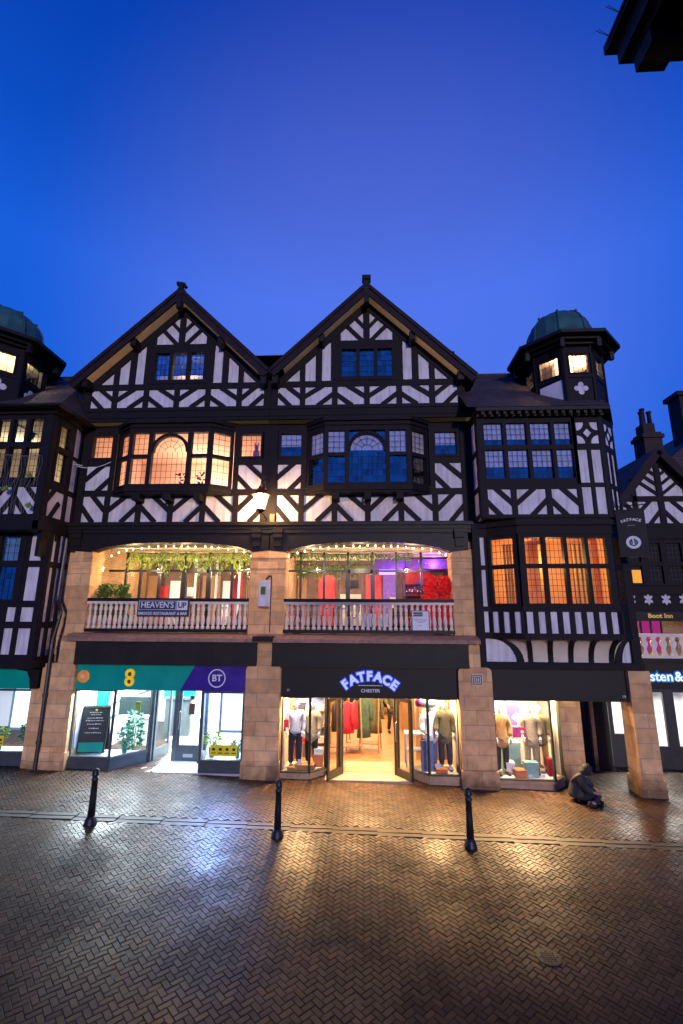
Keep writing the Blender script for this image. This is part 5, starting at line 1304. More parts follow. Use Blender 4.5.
def bollards():
    lab = ('black cast iron bollard in front of the phone shop','black cast iron bollard in front of the middle sandstone pier','black cast iron bollard nearest the corner window and seated person')
    t = None
    for (x, y), l in zip(((-5.56,-3.08),(-1.71,-3.22),(2.02,-3.22)), lab):
        if t is None:
            t = thing('bollard',l,'bollard',(x,y,gz(x)+.006),0,'cast iron bollards along the kerb')
            q = MB(); q.lathe([(.125,-.05),(.125,.03),(.112,.05),(.105,.09),(.088,.12),(.078,.15)],(0,0,0),12); q.build('base',M['iron'],t,True,True)
            q = MB(); q.lathe([(.074,.14),(.064,.5),(.058,.80),(.070,.81),(.070,.835),(.056,.85),(.055,.90)],(0,0,0),14)
            q.build('shaft',M['iron'],t,True,True)
            q = MB(); q.lathe([(.055,.895),(.074,.905),(.074,.925),(.062,.94),(.070,.965),(.06,1.0),(.035,1.02),(.001,1.028)],(0,0,0),14); q.build('cap',M['iron'],t,True,True)
        else: dup(t,(x,y,gz(x)+.006),0,l)

def lantern():
    x, y, z = -2.94, -.62, 7.18
    t = thing('wall_lantern','lit four sided street lantern on a scrolled bracket between the two gables','lantern',(x,y,z))
    q = MB(); q.lathe([(.125,0),(.235,.42)],(0,0,0),6); e = q.build('glowing_glass',M['e_lant'],t,False,True)
    q = MB()
    for k in range(6): a = PI/3*k; q.tube([(.13*math.cos(a),.13*math.sin(a),-.01),(.242*math.cos(a),.242*math.sin(a),.43)],.011,5)
    q.lathe([(.14,-.03),(.14,.0),(.11,.005)],(0,0,0),6); q.lathe([(.06,-.10),(.10,-.03)],(0,0,0),6)
    q.build('frame',M['iron'],t,False,True)
    q = MB(); q.lathe([(.27,.42),(.265,.45),(.17,.56),(.07,.66),(.075,.70),(.03,.72),(.035,.78),(.005,.84)],(0,0,0),12); q.build('cap',mat('copper_lantern_cap',(.20,.08,.02),None,8,.4,metal=.6),t,False,True)
    q = MB(); q.tube([(.03,.85,1.05),(.03,.5,1.12),(.0,.05,1.02),(0,0,.86)],.018,6); q.tube([(.03,.85,.55),(.02,.55,.75),(.01,.25,1.05)],.014,6)
    for k in range(2):
        c = Vector((.02,.42-.25*k,.92+.05*k)); q.tube([c+Vector((0,.09*(1-j/14)*math.cos(j*.7),.09*(1-j/14)*math.sin(j*.7))) for j in range(13)],.010,5)
    q.tube([(.03,.84,.4),(.03,.84,1.2)],.022,6); q.tube([(.02,.86,.42),(.0,.86,-.1),(.0,.30,-.06),(0,.0,-.08)],.016,6)
    q.build('bracket',M['iron'],t,False,True)
    q = MB(); q.box(.13,.27,.70,.86,-.28,.02); q.build('junction_box',M['gallerybrown'],t,False,True)
    point('lantern_light',(x,y-.02,z+.16),620,(1,.58,.24),.20,t)

def signs():
    # projecting sign of the clothes shop
    x, y = 7.22, -.78; t = thing('hanging_sign','charcoal board with arched white lettering and round emblem projecting by the right corner','sign',(x,y,6.08))
    ang = -.42; F = frame(0,0,ang)
    q = MB(F); q.box(-.33,.33,-.04,.04,-.25,.98); q.box(-.36,.36,-.055,.055,-.28,-.25); q.box(-.36,.36,-.055,.055,.98,1.01); q.build('board',mat('sign_board',(.030,.028,.024),(.022,.02,.018),4,.55,spec=.2),t,False,True)
    q = MB(F @ Matrix.Translation((0,-.041,.10)) @ Matrix.Rotation(PI/2,4,'X')); q.lathe([(.17,0),(.17,.012)],(0,0,0),24); q.build('emblem_disc',M['white'],t,False,True)
    q = MB(F); y0, y1 = -.062,-.052
    for k in range(9):
        a, b = PI*(.62+k*.18), PI*(.62+(k+1)*.18); q.beam((.085*math.cos(a),.10+.085*math.sin(a)),(.085*math.cos(b),.10+.085*math.sin(b)),.028,y0,y1)
    q.beam((-.035,.06),(-.035,.16),.026,y0,y1); q.beam((.035,.06),(.035,.20),.026,y0,y1); q.build('emblem',M['chalk'],t,False,True)
    body_ = 'FATFACE'; rad = .52
    for i, ch in enumerate(body_):
        a = (i-3)*.135; o = text('letter',ch,.105,(0,0,0),None,M['white'],(0,0,0),.003,.003)
        o.data.transform(F @ Matrix.Translation((rad*math.sin(a),-.045,.24+rad*math.cos(a)-.04)) @ Matrix.Rotation(a,4,'Y') @ Matrix.Rotation(PI/2,4,'X')); o.parent = t
    q = MB(F); q.box(-.09,.09,-.046,-.04,.56,.566); q.build('rule',M['white'],t,False,True)
    q = MB(F); q.tube([(-.62,.1,1.12),(.36,0,1.12)],.016,6); q.tube([(-.6,.1,.82),(-.3,.05,1.0),(.0,0,1.11)],.011,5)
    for cx in (-.42,-.14): q.tube([(cx+.10,.03,1.27),(cx+.10,.03,1.11)],.008,5); q.tube([(cx+.10*(1-j/16)*math.cos(j*.6),.03,1.26+.10*(1-j/16)*math.sin(j*.6)) for j in range(15)],.010,5)
    for sx in (-.22,.22): q.tube([(sx,0,1.12),(sx,0,1.0)],.008,5)
    q.build('bracket',M['iron'],t,False,True)
    # small white box sign on the middle pier
    x, y = -2.78, -.38; t = thing('hanging_sign','small white box sign on a black arm fixed to the middle sandstone pier','sign',(x,y,4.85))
    F = frame(0,0,-.55); q = MB(F); q.box(-.17,.17,-.05,.05,-.38,.34); q.build('box',M['paper'],t,False,True)
    q = MB(F); q.box(-.09,.09,-.056,-.05,-.06,.16); q.build('picture',M['leaf'],t,False,True)
    text('lettering','OPEN',.07,(0,0,0),None,M['navy']).name = 'tmp'
    o = bpy.data.objects['tmp']; bpy.data.objects.remove(o)
    q = MB(); q.tube([(.10,.38,.48),(.10,.05,.46),(.04,0,.36)],.03,6); q.tube([(.11,.385,-1.1),(.11,.385,.5)],.014,6); q.build('arm',M['iron'],t,False,True)
    # restaurant banner on the left balustrade
    t = thing('banner',"navy banner on the left balustrade reading HEAVEN'S UP in white",'banner',(-5.73,-.13,4.2))
    q = MB(); q.box(-6.49,-4.98,-.15,-.12,4.17,4.66); q.build('board',M['navy'],t)
    q = MB()
    for a in ((-6.45,-5.36,4.60,4.612),(-6.45,-5.36,4.36,4.372)): q.box(a[0],a[1],-.158,-.15,a[2],a[3])
    for xx in (-6.45,-5.372): q.box(xx,xx+.012,-.157,-.15,4.36,4.61)
    q.build('outline',M['paper'],t)
    q = MB(); q.box(-5.34,-5.03,-.158,-.15,4.355,4.615); q.build('white_panel',M['paper'],t)
    text('lettering',"HEAVEN'S",.235,(-5.91,-.155,4.49),t,M['paper'],off=.003,xs=.93); text('lettering','UP',.22,(-5.185,-.162,4.485),t,M['navy'],off=.007,xs=.9)
    text('lettering','SMOKED RESTAURANT & BAR',.115,(-5.74,-.155,4.255),t,M['paper'],off=.002,xs=.92)
    # notice on the right balustrade
    t = thing('notice_board','white estate notice with a dark blue heading in a dark frame on the right balustrade','notice',(1.58,-.12,3.84))
    q = MB(); q.box(1.33,1.83,-.11,-.085,3.82,4.38); q.build('frame',M['navy'],t)
    q = MB(); q.box(1.355,1.805,-.116,-.109,3.845,4.355); q.build('sheet',M['paper'],t)
    q = MB(); q.box(1.38,1.64,-.121,-.115,4.27,4.335); q.box(1.38,1.64,-.121,-.115,4.215,4.262); q.build('heading',M['navy'],t)
    q = MB(); random.seed(11)
    for z, a, b in ((4.12,1.40,1.76),(4.085,1.44,1.72),(4.05,1.50,1.66),(3.96,1.52,1.62)):
        xx = a
        while xx < b: l = random.uniform(.02,.05); q.box(xx,min(b,xx+l),-.119,-.115,z,z+.012); xx += l+.012
    q.build('small_print',M['navy'],t)
    # plaque on the right pier
    t = thing('plaque','small square pale plaque with a dark square border on the right sandstone pier','plaque',(3.03,-.2,2.5))
    q = MB(); q.box(2.88,3.17,-.215,-.18,2.43,2.72); q.build('plate',M['cove'],t)
    q = MB(); q.holed(2.905,3.145,2.455,2.695,[(2.93,3.12,2.48,2.67)],-.222,-.214); q.build('border',M['iron'],t)
    q = MB(); q.holed(2.955,3.095,2.505,2.645,[(2.98,3.015,2.53,2.62),(3.035,3.07,2.53,2.62)],-.222,-.214); q.build('symbol',M['greyframe'],t)
    for xs, l in (((.12,.62),'white paper sheet'),((.74,1.0),'white paper sheet')): pass
    for x0, x1, lb in ((-.05,.35,'wide white paper menu sheets tied behind the right balustrade'),(.48,.74,'narrow white paper menu sheet tied behind the right balustrade')):
        q = MB(); q.box(x0,x1,.06,.066,3.92,4.28); o = q.build('menu_sheet',M['paper']); tag(o,lb,'menu')

def shop_goods():
    # ---- phone shop
    t = thing('sandwich_board','black chalkboard sandwich board with white writing and teal foot in the phone shop window','sandwich board',(-7.66,.30,.41),.10); t.scale = (1.12,1.0,1.12)
    F = Matrix.Rotation(-.16,4,'X')
    q = MB(F); q.box(-.34,.34,-.02,.02,.03,1.12); q.build('front_panel',M['chalk'],t,False,True)
    q = MB(F); q.box(-.30,.30,-.026,-.019,.06,.27); q.build('teal_foot',M['shopteal'],t,False,True)
    q = MB(Matrix.Translation((0,.33,0)) @ Matrix.Rotation(.16,4,'X')); q.box(-.34,.34,-.02,.02,.03,1.10); q.build('back_panel',M['chalk'],t,False,True)
    q = MB(F); random.seed(5)
    for k, z in enumerate((.95,.90,.82,.76,.68,.58,.48)):
        w = (.16,.12,.2,.22,.18,.12,.2)[k]; x = -w
        while x < w: l = random.uniform(.02,.06); q.box(x,min(w,x+l),-.024,-.019,z,z+random.uniform(.014,.026)); x += l+.018
    q.build('chalk_writing',M['paper'],t,False,True)
    q = MB(F); q.lathe([(.035,-.0),(.035,.09)],(0,-.02,1.0),10,0,.8,.1); q.build('yellow_mark',M['logoyellow'],t,False,True)
    plant('teal and yellow leaved display plant beside the sandwich board in the phone shop window',(-6.78,.50,.41),.42,.34,'leaf3','leaf3',150,potr=.09,ll=.10).name = 'potted_plant'
    plant('tall teal foliage display behind the sandwich board in the phone shop window',(-6.75,.95,.11),1.0,.42,'leaf3','greyframe',240,potr=.14,ll=.15)
    plant('bushy yellow green display plant behind the yellow sticker in the right phone shop window',(-4.25,.45,.37),.40,.42,'leaf2','leaf3',170,potr=.10,ll=.10)
    plant('small teal display plant at the right end of the right phone shop window',(-3.52,.42,.37),.18,.32,'leaf3','leaf3',90,potr=.08,ll=.09)
    plant('teal leaved display plant at the right end of the left corner phone shop window',(-9.55,.35,.47),.45,.34,'leaf3','leaf3',160,potr=.09,ll=.10)
    plant('green display plant under the yellow poster at the left edge',(-10.35,.35,.47),.35,.36,'leaf2','leaf3',120,potr=.09,ll=.10)
    def panel(label,x0,x1,z0,z1,y):
        t = thing('lit_display',label,'display',((x0+x1)/2,y,z0)); q = MB(); q.holed(x0-.07,x1+.07,z0-.07,z1+.07,[(x0,x1,z0,z1)],y-.04,y+.04); q.build('frame',M['tileblue'],t)
        q = MB(); q.box(x0,x1,y-.03,y+.03,z0,z1); q.build('lit_face',M['e_white'],t)
        for xx in (x0+.1,x1-.1): q = MB(); q.box(xx-.008,xx+.008,y-.008,y+.008,z1+.07,2.71); q.build('hanging_rod',M['steel'],t)
    panel('large white lit panel with pale blue frame hanging in the right phone shop window',-4.05,-3.40,1.05,2.12,.55)
    panel('large white lit panel with pale blue frame hanging in the left corner phone shop window',-10.15,-9.50,1.05,2.25,.45)
    def sticker(label,x0,x1,z0,z1,dots=True,txt=False):
        t = thing('window_sticker',label,'sticker',((x0+x1)/2,-.01,z0)); q = MB(); q.box(x0,x1,-.006,.002,z0,z1); q.build('sheet',M['yellow'],t)
        q = MB(); n = 4; w = (x1-x0)/n
        if dots:
            for k in range(n):
                cx = x0+w*(k+.5); q.box(cx-.04,cx+.04,-.010,-.006,z0+(z1-z0)*.5,z0+(z1-z0)*.72); q.box(cx-.06,cx+.06,-.010,-.006,z0+(z1-z0)*.24,z0+(z1-z0)*.32)
        if txt:
            for z, f in ((.88,.5),(.80,.7)): q.box(x0+.04,x0+.04+(x1-x0-.08)*f,-.010,-.006,z0+(z1-z0)*z,z0+(z1-z0)*(z+.04))
            q.box(x0+.05,x1-.08,-.010,-.006,z0+(z1-z0)*.62,z0+(z1-z0)*.70); q.box(x0+.05,x1-.14,-.010,-.006,z0+(z1-z0)*.50,z0+(z1-z0)*.58)
        q.build('print',M['chalk'],t)
    sticker('yellow sticker with four dark icons on the glass of the right phone shop window',-4.16,-3.42,.52,.80)
    sticker('yellow sticker with dark icons on the glass at the left edge of the picture',-10.6,-9.98,.66,.92)
    sticker('tall yellow poster on the glass at the left edge of the picture',-10.75,-10.32,1.0,1.75,False,True)
    for x, z in ((-5.10,1.72),(-5.10,1.48)): pass
    q = MB(); q.box(-5.17,-4.99,.945,.953,1.35,1.66); q.box(-5.15,-5.03,.945,.953,1.76,1.88); tag(q.build('door_notice',M['darkwood']),'dark notices stuck on the glass of the phone shop door','notice')
    q = MB(); q.box(-6.50,-6.36,.36,.37,1.55,1.80); q.M = I4; tag(q.build('window_notice',M['leaf2']),'small green notice on the canted glass of the phone shop','notice')
    # ---- clothes shop windows
    mannequin('mannequin in white patterned shirt and jeans with red bag in the left clothes shop window',(-1.92,.45,.157),.15,'plaid','denim',None,None,'redcoat',.98)
    mannequin('mannequin in a long knitted cardigan over a dark dress in the left clothes shop window',(-1.48,.62,.157),-.1,'beige','black','beige',None,None,.95,'dress')
    mannequin('mannequin in a brown jacket and dark jeans in the right clothes shop window',(2.22,.50,.157),-.1,'tan','denim','olivecoat',None,None,1.0)
    mannequin('mannequin in a white top and pale jeans in the right clothes shop window',(1.82,.55,.157),.1,'white','denim2','white',None,None,.97)
    def hung(label, x, y, z, w, h, m, cat='poster', name='poster'):
        q = MB(); q.box(x-w/2,x+w/2,y-.008,y+.008,z,z+h); return tag(q.build(name,M[m]),label,cat)
    hung('blue denim poster standing low in the right clothes shop window',1.70,.30,.17,.34,.75,'denim2')
    hung('dark blue poster hanging behind the cardigan mannequin in the left clothes shop window',-1.42,1.2,.5,.5,1.5,'denim2')
    hung('small pink poster high in the left clothes shop window',-1.35,1.1,1.85,.16,.2,'pinkpic')
    q = MB(); q.ball((1.52,.35,1.88),.12,12); tag(q.build('balloon',M['pinkpic'],None,True),'pink ball hanging high in the right clothes shop window','ball')
    q = MB(); q.ball((1.78,.6,1.86),.22,14,0,1.3,1,.8); tag(q.build('paper_globe',M['palegreen'],None,True),'pale green paper globe hanging in the right clothes shop window','globe')
    def crate(label, x, y, z, w, d, h, m):
        t = thing('display_box',label,'box',(x,y,z)); q = MB(); q.box(-w/2,w/2,-d/2,d/2,0,h); q.build('carton',M[m],t,False,True); q = MB(); q.box(-w/2-.008,w/2+.008,-d/2-.008,d/2+.008,h*.82,h+.006); q.build('lid',M[m],t,False,True)
    crate('long tan wooden box on the floor of the left clothes shop window',-1.62,.26,.157,.50,.24,.14,'wood'); crate('orange box at the right end of the left clothes shop window',-1.28,.62,.157,.26,.24,.30,'orangebox'); crate('small tan box in front of the red bag mannequin',-1.95,.20,.157,.24,.16,.08,'tan')
    crate('white box stacked at the right end of the left clothes shop window',-1.28,.62,.465,.24,.22,.14,'white')
    crate('low tan shoe box on the floor of the right clothes shop window',2.05,.25,.157,.30,.2,.10,'orangebox'); 
    t = thing('display_table','white slatted display table behind the canted glass of the right clothes shop window','table',(1.45,.80,.157))
    q = MB(); q.box(-.32,.32,-.22,.22,.82,.86); q.build('top',M['white'],t,False,True)
    for sx in (-1,1):
        for sy in (-1,1): q = MB(); q.box(sx*.29-.022,sx*.29+.022,sy*.19-.022,sy*.19+.022,0,.82); q.build('leg',M['white'],t,False,True)
    q = MB(); q.box(-.28,.28,-.18,.18,.40,.43); q.build('shelf',M['white'],t,False,True)
    # folded clothes on wall shelves behind the windows
    base = None; random.seed(9)
    def folded(label, x, y, z, m, w=.26):
        o = thing('folded_clothes',label,'clothes',(x,y,z),random.uniform(-.08,.08),'piles of folded clothes on the shop shelves')
        q = MB(); zz = 0
        for k in range(random.choice((3,4,5))):
            h = random.uniform(.025,.04); d = random.uniform(-.012,.012); q.box(-w/2+d,w/2+d,-.12,.12,zz,zz+h-.004); zz += h
        q.build('pile',M[m],o,False,True)
    shelf_lab = 'pile of folded clothes on the wooden shelves deep inside the shops'
    for x0, x1, y, zs, nm in ((-2.05,-1.15,1.22,(.62,1.05,1.5),'left clothes shop window'),(1.62,2.42,1.22,(.62,1.05,1.5),'right clothes shop window')):
        t = thing('shelf_unit','tall wooden shelf unit with folded clothes at the back of the '+nm,'shelves',(x0,y,.15))
        for z in zs: q = MB(); q.box(x0,x1,y-.13,y+.12,z-.025,z); q.build('shelf',M['wood'],t)
        for xx in (x0,x1): q = MB(); q.box(xx-.02,xx+.02,y-.13,y+.12,.15,zs[-1]+.3); q.build('side',M['wood'],t)
        for z in zs:
            n = 3
            for k in range(n): folded(shelf_lab,x0+.18+(x1-x0-.34)*k/(n-1),y-.01,z,random.choice(('plaid','denim2','beige','redcoat','white','greencoat','navy')))
    for x, y, z, w, h in ((-1.75,.16,.30,.10,.14),(-1.60,.16,.18,.08,.06),(1.95,.16,.30,.16,.10),(2.30,.16,.26,.12,.08),(4.35,.17,.12,.10,.06),(4.7,.2,.12,.10,.06)):
        q = MB(); q.box(x-w/2,x+w/2,y,y+.006,z,z+h); tag(q.build('price_card',M['paper']),'small white price card standing at the front of a shop window','price card','price cards in the shop windows')
    # ---- racks and coats inside the clothes shop
    clothes_rack('wooden legged clothes rack with red jacket just inside the clothes shop door',(-.62,2.35,.022),.15,1.0,1.62)
    clothes_rack('wooden legged clothes rack with green coats behind the red jacket',(-.02,2.75,.022),-.2,1.0,1.68)
    coat_on_hanger('bright red jacket hanging on the front rack inside the clothes shop',(-.55,2.25,1.57),.3,'redcoat',.95); coat_on_hanger('dark jacket hanging left of the red jacket inside the clothes shop',(-.92,2.35,1.57),1.3,'black',.9); coat_on_hanger('pink jacket hanging right of the red jacket inside the clothes shop',(-.30,2.42,1.57),1.2,'redcoat',.85)
    coat_on_hanger('long pale green coat facing the door on the second rack',(-.02,2.60,1.62),.35,'greencoat',1.2); coat_on_hanger('long dark green coat right of the pale green coat on the second rack',(.34,2.75,1.62),.1,'olivecoat',1.1); coat_on_hanger('grey green coat at the back of the second rack',(.18,2.86,1.62),.9,'greencoat',1.0)
    for x, y, m, l in ((-1.75,4.2,'beige','beige coat hanging on the left wall deep in the clothes shop'),(-1.2,5.6,'tan','tan coat hanging on the left side deep in the clothes shop'),(.4,7.9,'olivecoat','olive coat hanging at the back of the clothes shop'),(.85,8.1,'beige','beige coat hanging at the back of the clothes shop')):
        t = clothes_rack(l.replace('coat hanging','clothes rail standing').replace('beige','plain'+(' pale' if y > 6 else '')).replace('tan','brown').replace('olive','dark'),(x,y,.022),.1,.7,1.62); coat_on_hanger(l,(x,y-.02,1.57),.2,m,1.0)
    # ---- corner shop window
    mannequin('mannequin in tan coat and dark trousers at the left of the corner shop window',(3.72,.45,.092),.15,'tan','black','tan',None,None,1.0)
    mannequin('mannequin in a grey jacket with red panel in the middle of the corner shop window',(4.55,.55,.092),-.1,'plaid','beige','beige',None,None,1.0)
    mannequin('mannequin in a dark olive coat at the right end of the corner shop window',(4.88,.75,.092),-.3,'olivecoat','tan','olivecoat',None,None,.98)
    hung('pale blue and white poster behind the mannequins in the corner shop window',4.05,1.2,.9,.75,1.3,'tileblue'); hung('magenta framed picture in the corner shop window',4.22,.42,1.02,.36,.26,'pinkpic','picture','picture')
    hung('violet sheet with a white card hanging in the corner shop window',4.18,.75,1.25,.36,.55,'purplepic')
    q = MB(); q.prism([(4.02,1.52),(4.18,1.40),(4.34,1.54),(4.18,1.66)],.40,.41); tag(q.build('picture_card',M['paper']),'white diamond shaped card hanging above the magenta picture','card')
    crate('mint green box on the floor of the corner shop window',4.42,.32,.092,.34,.22,.36,'palegreen'); crate('orange box on the floor of the corner shop window',4.12,.28,.092,.28,.2,.18,'orangebox'); crate('white box at the left of the orange box in the corner shop window',3.92,.5,.092,.22,.2,.30,'white')
    crate('mint green box stacked in the middle of the corner shop window',4.05,.85,.092,.5,.3,.72,'palegreen'); crate('red box at the right end of the corner shop window',4.98,.42,.092,.16,.14,.42,'redcoat')
I4 = Matrix.Identity(4)

def gallery_goods():
    # greenery hanging along the ceiling of the left room
    def garland(label, x0, x1, y, z, n, m, drop=.45):
        t = thing('hanging_greenery',label,'hanging plant',((x0+x1)/2,y,z)); s = MB(); f = MB()
        s.tube([(x0,y,z),((x0+x1)/2,y,z-.04),(x1,y,z)],.012,5)
        for k in range(n):
            x = random.uniform(x0,x1); dz = random.random()**1.4*drop*(.5+.5*math.sin(x*5)**2)
            f.leaf((x+random.uniform(-.05,.05),y+random.uniform(-.12,.12),z-dz),random.uniform(.07,.15),.05,(random.uniform(-.5,.5),random.uniform(-.5,.2),-1))
        s.build('wire',M['iron'],t); f.build('leaves',M[m],t)
    garland('thick yellow green greenery hanging along the top of the left glazed screen',-7.9,-3.2,1.72,6.24,900,'leaf2',.62)
    garland('green greenery hanging inside along the back of the left room',-7.6,-3.3,3.2,6.1,420,'leaf',.55)
    garland('mixed green greenery hanging under the beams of the right room',-2.4,.2,2.7,5.95,700,'leaf2',.48)
    garland('dark green greenery trailing along the top of the right glazed screen',-2.4,1.6,1.72,6.22,380,'leaf',.30)
    plant('bushy green shrub standing at the left end of the left balcony',(-7.72,.75,3.70),1.15,.90,'leaf','terracotta',900,'shrub','shrub',.2,.15)
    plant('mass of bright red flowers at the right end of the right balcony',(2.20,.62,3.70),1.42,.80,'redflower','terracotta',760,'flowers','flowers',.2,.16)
    plant('pink flowers at the left end of the right balcony',(-1.98,.60,3.70),.72,.46,'pinkflower','terracotta',200,'flowers','flowers',.16,.11)
    for x, y, l in ((-7.0,1.2,'white cross braced chair on the left balcony'),): pass
    # festoon lights round the arches
    def festoon(label, x0, x1, n):
        t = thing('string_lights',label,'string lights',((x0+x1)/2,.36,6.2)); w = []; bs = None
        for k in range(n):
            u = -1+2*k/(n-1); x = (x0+x1)/2+(x1-x0)/2*u; z = 6.27-.24*abs(u)**2.6-.05*abs(u)**14
            w.append((x,.36,z+.03)); w.append((x+(x1-x0)/(n-1)/2,.37,z-.005))
            if bs is None: q = MB(); q.lathe([(.008,.02),(.016,.0),(.019,-.016),(.012,-.032),(.002,-.036)],(0,0,0),8); bs = q.build('bulb',M['e_bulb'],None,True); o = bs
            else: o = bs.copy(); COL.objects.link(o)
            o.parent = t; o.location = Vector((x+random.uniform(-.04,.04),.36,z+random.uniform(-.02,.02)))-Vector(t.location)
        q = MB(); q.tube(w[:-1],.006,4); q.build('cable',M['lead'],t)
    festoon('string of warm bulbs along the arch over the left balcony',-7.75,-3.4,19); festoon('string of warm bulbs along the arch over the right balcony',-2.2,2.45,21)
    for x, y, z, l in ((-8.30,.9,5.55,'copper wall lamp on the end wall of the left balcony'),(-3.05,.55,5.75,'small bright wall lamp at the right end of the left balcony'),(-2.52,.55,5.72,'small bright wall lamp at the left end of the right balcony')):
        t = thing('wall_lamp',l,'wall lamp',(x,y,z)); q = MB(); q.lathe([(.05,0),(.06,.12),(.03,.16)],(0,0,0),8); q.build('lamp_glass',M['e_bulb'],t,False,True); q = MB(); q.lathe([(.07,.15),(.05,.19),(.01,.2)],(0,0,0),8); q.tube([(0,0,.17),(0,.1,.2)],.012,5); q.build('bracket',M['iron'],t,False,True)
    # pictures on the back walls
    for x, z, w, h, m, l in ((-.45,5.25,.5,.28,'chalk','dark picture with pale lettering on the back wall of the right room'),(-6.75,4.9,.25,.35,'paper','white notice in the glazed screen of the left room'),(2.2,5.2,.4,.3,'purplepic','small violet picture on the red wall by the bar')):
        q = MB(); q.box(x-w/2,x+w/2,4.49,4.52,z,z+h); tag(q.build('picture',M[m]),l,'picture')
    # tables just behind the balustrades
    def table(x, l):
        t = thing('round_table',l,'table',(x,1.05,3.70)); q = MB(); q.lathe([(.36,.72),(.36,.75)],(0,0,0),18); q.build('top',M['wood'],t,False,True); q = MB(); q.lathe([(.22,0),(.2,.03),(.03,.05),(.03,.72)],(0,0,0),12); q.build('pedestal',M['iron'],t,False,True)
    table(-6.6,'round table on the left balcony beside the shrub'); table(-4.6,'round table on the right half of the left balcony'); table(-.9,'round table on the left half of the right balcony'); table(.9,'round table behind the menu sheets on the right balcony')
    # chairs round the balcony tables
    def chair(x, y, rz, l):
        t = thing('cafe_chair',l,'chair',(x,y,3.70),rz,'cafe chairs on the balconies'); q = MB(); q.lathe([(.19,.44),(.20,.47),(.18,.48)],(0,0,0),14); q.build('seat',M['wood'],t,False,True)
        for sx, sy in ((-1,-1),(1,-1),(-1,1),(1,1)): q = MB(); q.tube([(sx*.13,sy*.13,.45),(sx*.18,sy*.18,0)],.014,6); q.build('leg',M['iron'],t,False,True)
        q = MB(); q.tube([(-.17,.14,.46),(-.17,.2,.80),(-.10,.22,.90),(.10,.22,.90),(.17,.2,.80),(.17,.14,.46)],.016,6); q.tube([(-.16,.2,.68),(.16,.2,.68)],.02,6); q.build('backrest',M['darkwood'],t,False,True)
    for x, l in ((-6.6,'beside the shrub'),(-4.6,'at the right of the left balcony'),(-.9,'at the left of the right balcony'),(.9,'behind the menu sheets')):
        chair(x-.55,1.1,1.4,'cafe chair left of the round table '+l); chair(x+.55,1.1,-1.4,'cafe chair right of the round table '+l)
    # orchids on the sills of the left oriel
    def orchid(l, x, y, h, m):
        t = thing('orchid',l,'orchid',(x,y,8.06)); q = MB(); q.lathe([(.05,0),(.07,.13),(.06,.13)],(0,0,0),10); q.build('pot',M['white'],t,False,True)
        q = MB(); q.tube([(0,0,.1),(.03,0,h*.6),(-.08,0,h)],.008,5); q.build('stem',M['leaf'],t,False,True)
        q = MB()
        for k in range(9):
            a = random.uniform(0,6.28); q.leaf((-.06+random.uniform(-.14,.10),random.uniform(-.03,.03),h*random.uniform(.55,1)),.13,.09,(math.cos(a),-.2,math.sin(a)))
        for k in range(5): q.leaf((0,0,.14),.22,.07,(math.cos(k*1.3),math.sin(k*1.3),.4))
        q.build('flowers',M['redflower'] if m else M['black'],t,False,True)
    M['wine'] = mat('wine_petals',(.16,.02,.05),None,8,.6)
    M['redflower_'] = M['redflower']; M['redflower'] = M['wine']
    orchid('dark red orchid leaning left in the arched light of the lit oriel',-5.62,.30,.55,1); orchid('dark red orchid in the right lower light of the lit oriel',-5.05,.30,.52,1)
    M['redflower'] = M['redflower_']
    t = thing('toy_bunny','violet rabbit ear shape standing in the small lit window right of the left oriel','ornament',(-3.43,.55,9.10)); q = MB(); q.ball((0,0,.18),.11,10,0,1,.8,1.6); q.ball((0,0,.40),.075,10); q.tube([(-.03,0,.44),(-.06,0,.58)],[.03,.015],6); q.tube([(.03,0,.44),(.07,0,.57)],[.03,.015],6); q.build('figure',M['purplepic'],t,True,True)

def net_lights():
    t = thing('light_cable','pale cable strung from the left turret building to the wall beside the left oriel','cable',(-9,-1.3,9)); q = MB()
    def sag(a, b, s, n=14): return [tuple(Vector(a).lerp(Vector(b),k/n)-Vector((0,0,s*4*(k/n)*(1-k/n)))) for k in range(n+1)]
    q.tube(sag((-11.5,-1.36,9.35),(-8.75,-.05,8.75),.10),.010,5); q.tube(sag((-8.9,-.10,8.72),(-7.95,.12,8.92),.12),.010,5); q.build('cable',M['white'],t)
    t = thing('net_lights','white light net with small green flowers draped over the left turret building','net lights',(-10.3,-1.4,8))
    q = MB(); random.seed(4)
    top = sag((-11.6,-1.34,9.0),(-9.15,-1.34,8.62),.12,44)
    for i, p in enumerate(top[::1]):
        n = 9; x = p[0]; pts = []
        for k in range(n+1): pts.append((x+random.uniform(-.05,.05)+.06*math.sin(k*.7),-1.335+random.uniform(-.02,.02),p[2]-(p[2]-6.95)*k/n))
        q.tube(pts,.0028,3,0,False)
    q.tube(top,.008,4); q.build('net',mat('grey_net',(.30,.29,.31),None,9,.7),t)
    base = None
    for x, z in ((-10.6,8.55),(-9.95,7.62),(-9.33,8.02),(-9.2,7.15)):
        if base is None:
            q = MB()
            for k in range(26): a = random.uniform(0,6.28); q.leaf((0,0,0),.11,.06,(math.cos(a),random.uniform(-1,.2),math.sin(a)))
            base = q.build('green_flower',M['leaf2'],None); o = base
        else: o = base.copy(); COL.objects.link(o)
        o.parent = t; o.location = Vector((x,-1.42,z))-Vector(t.location)
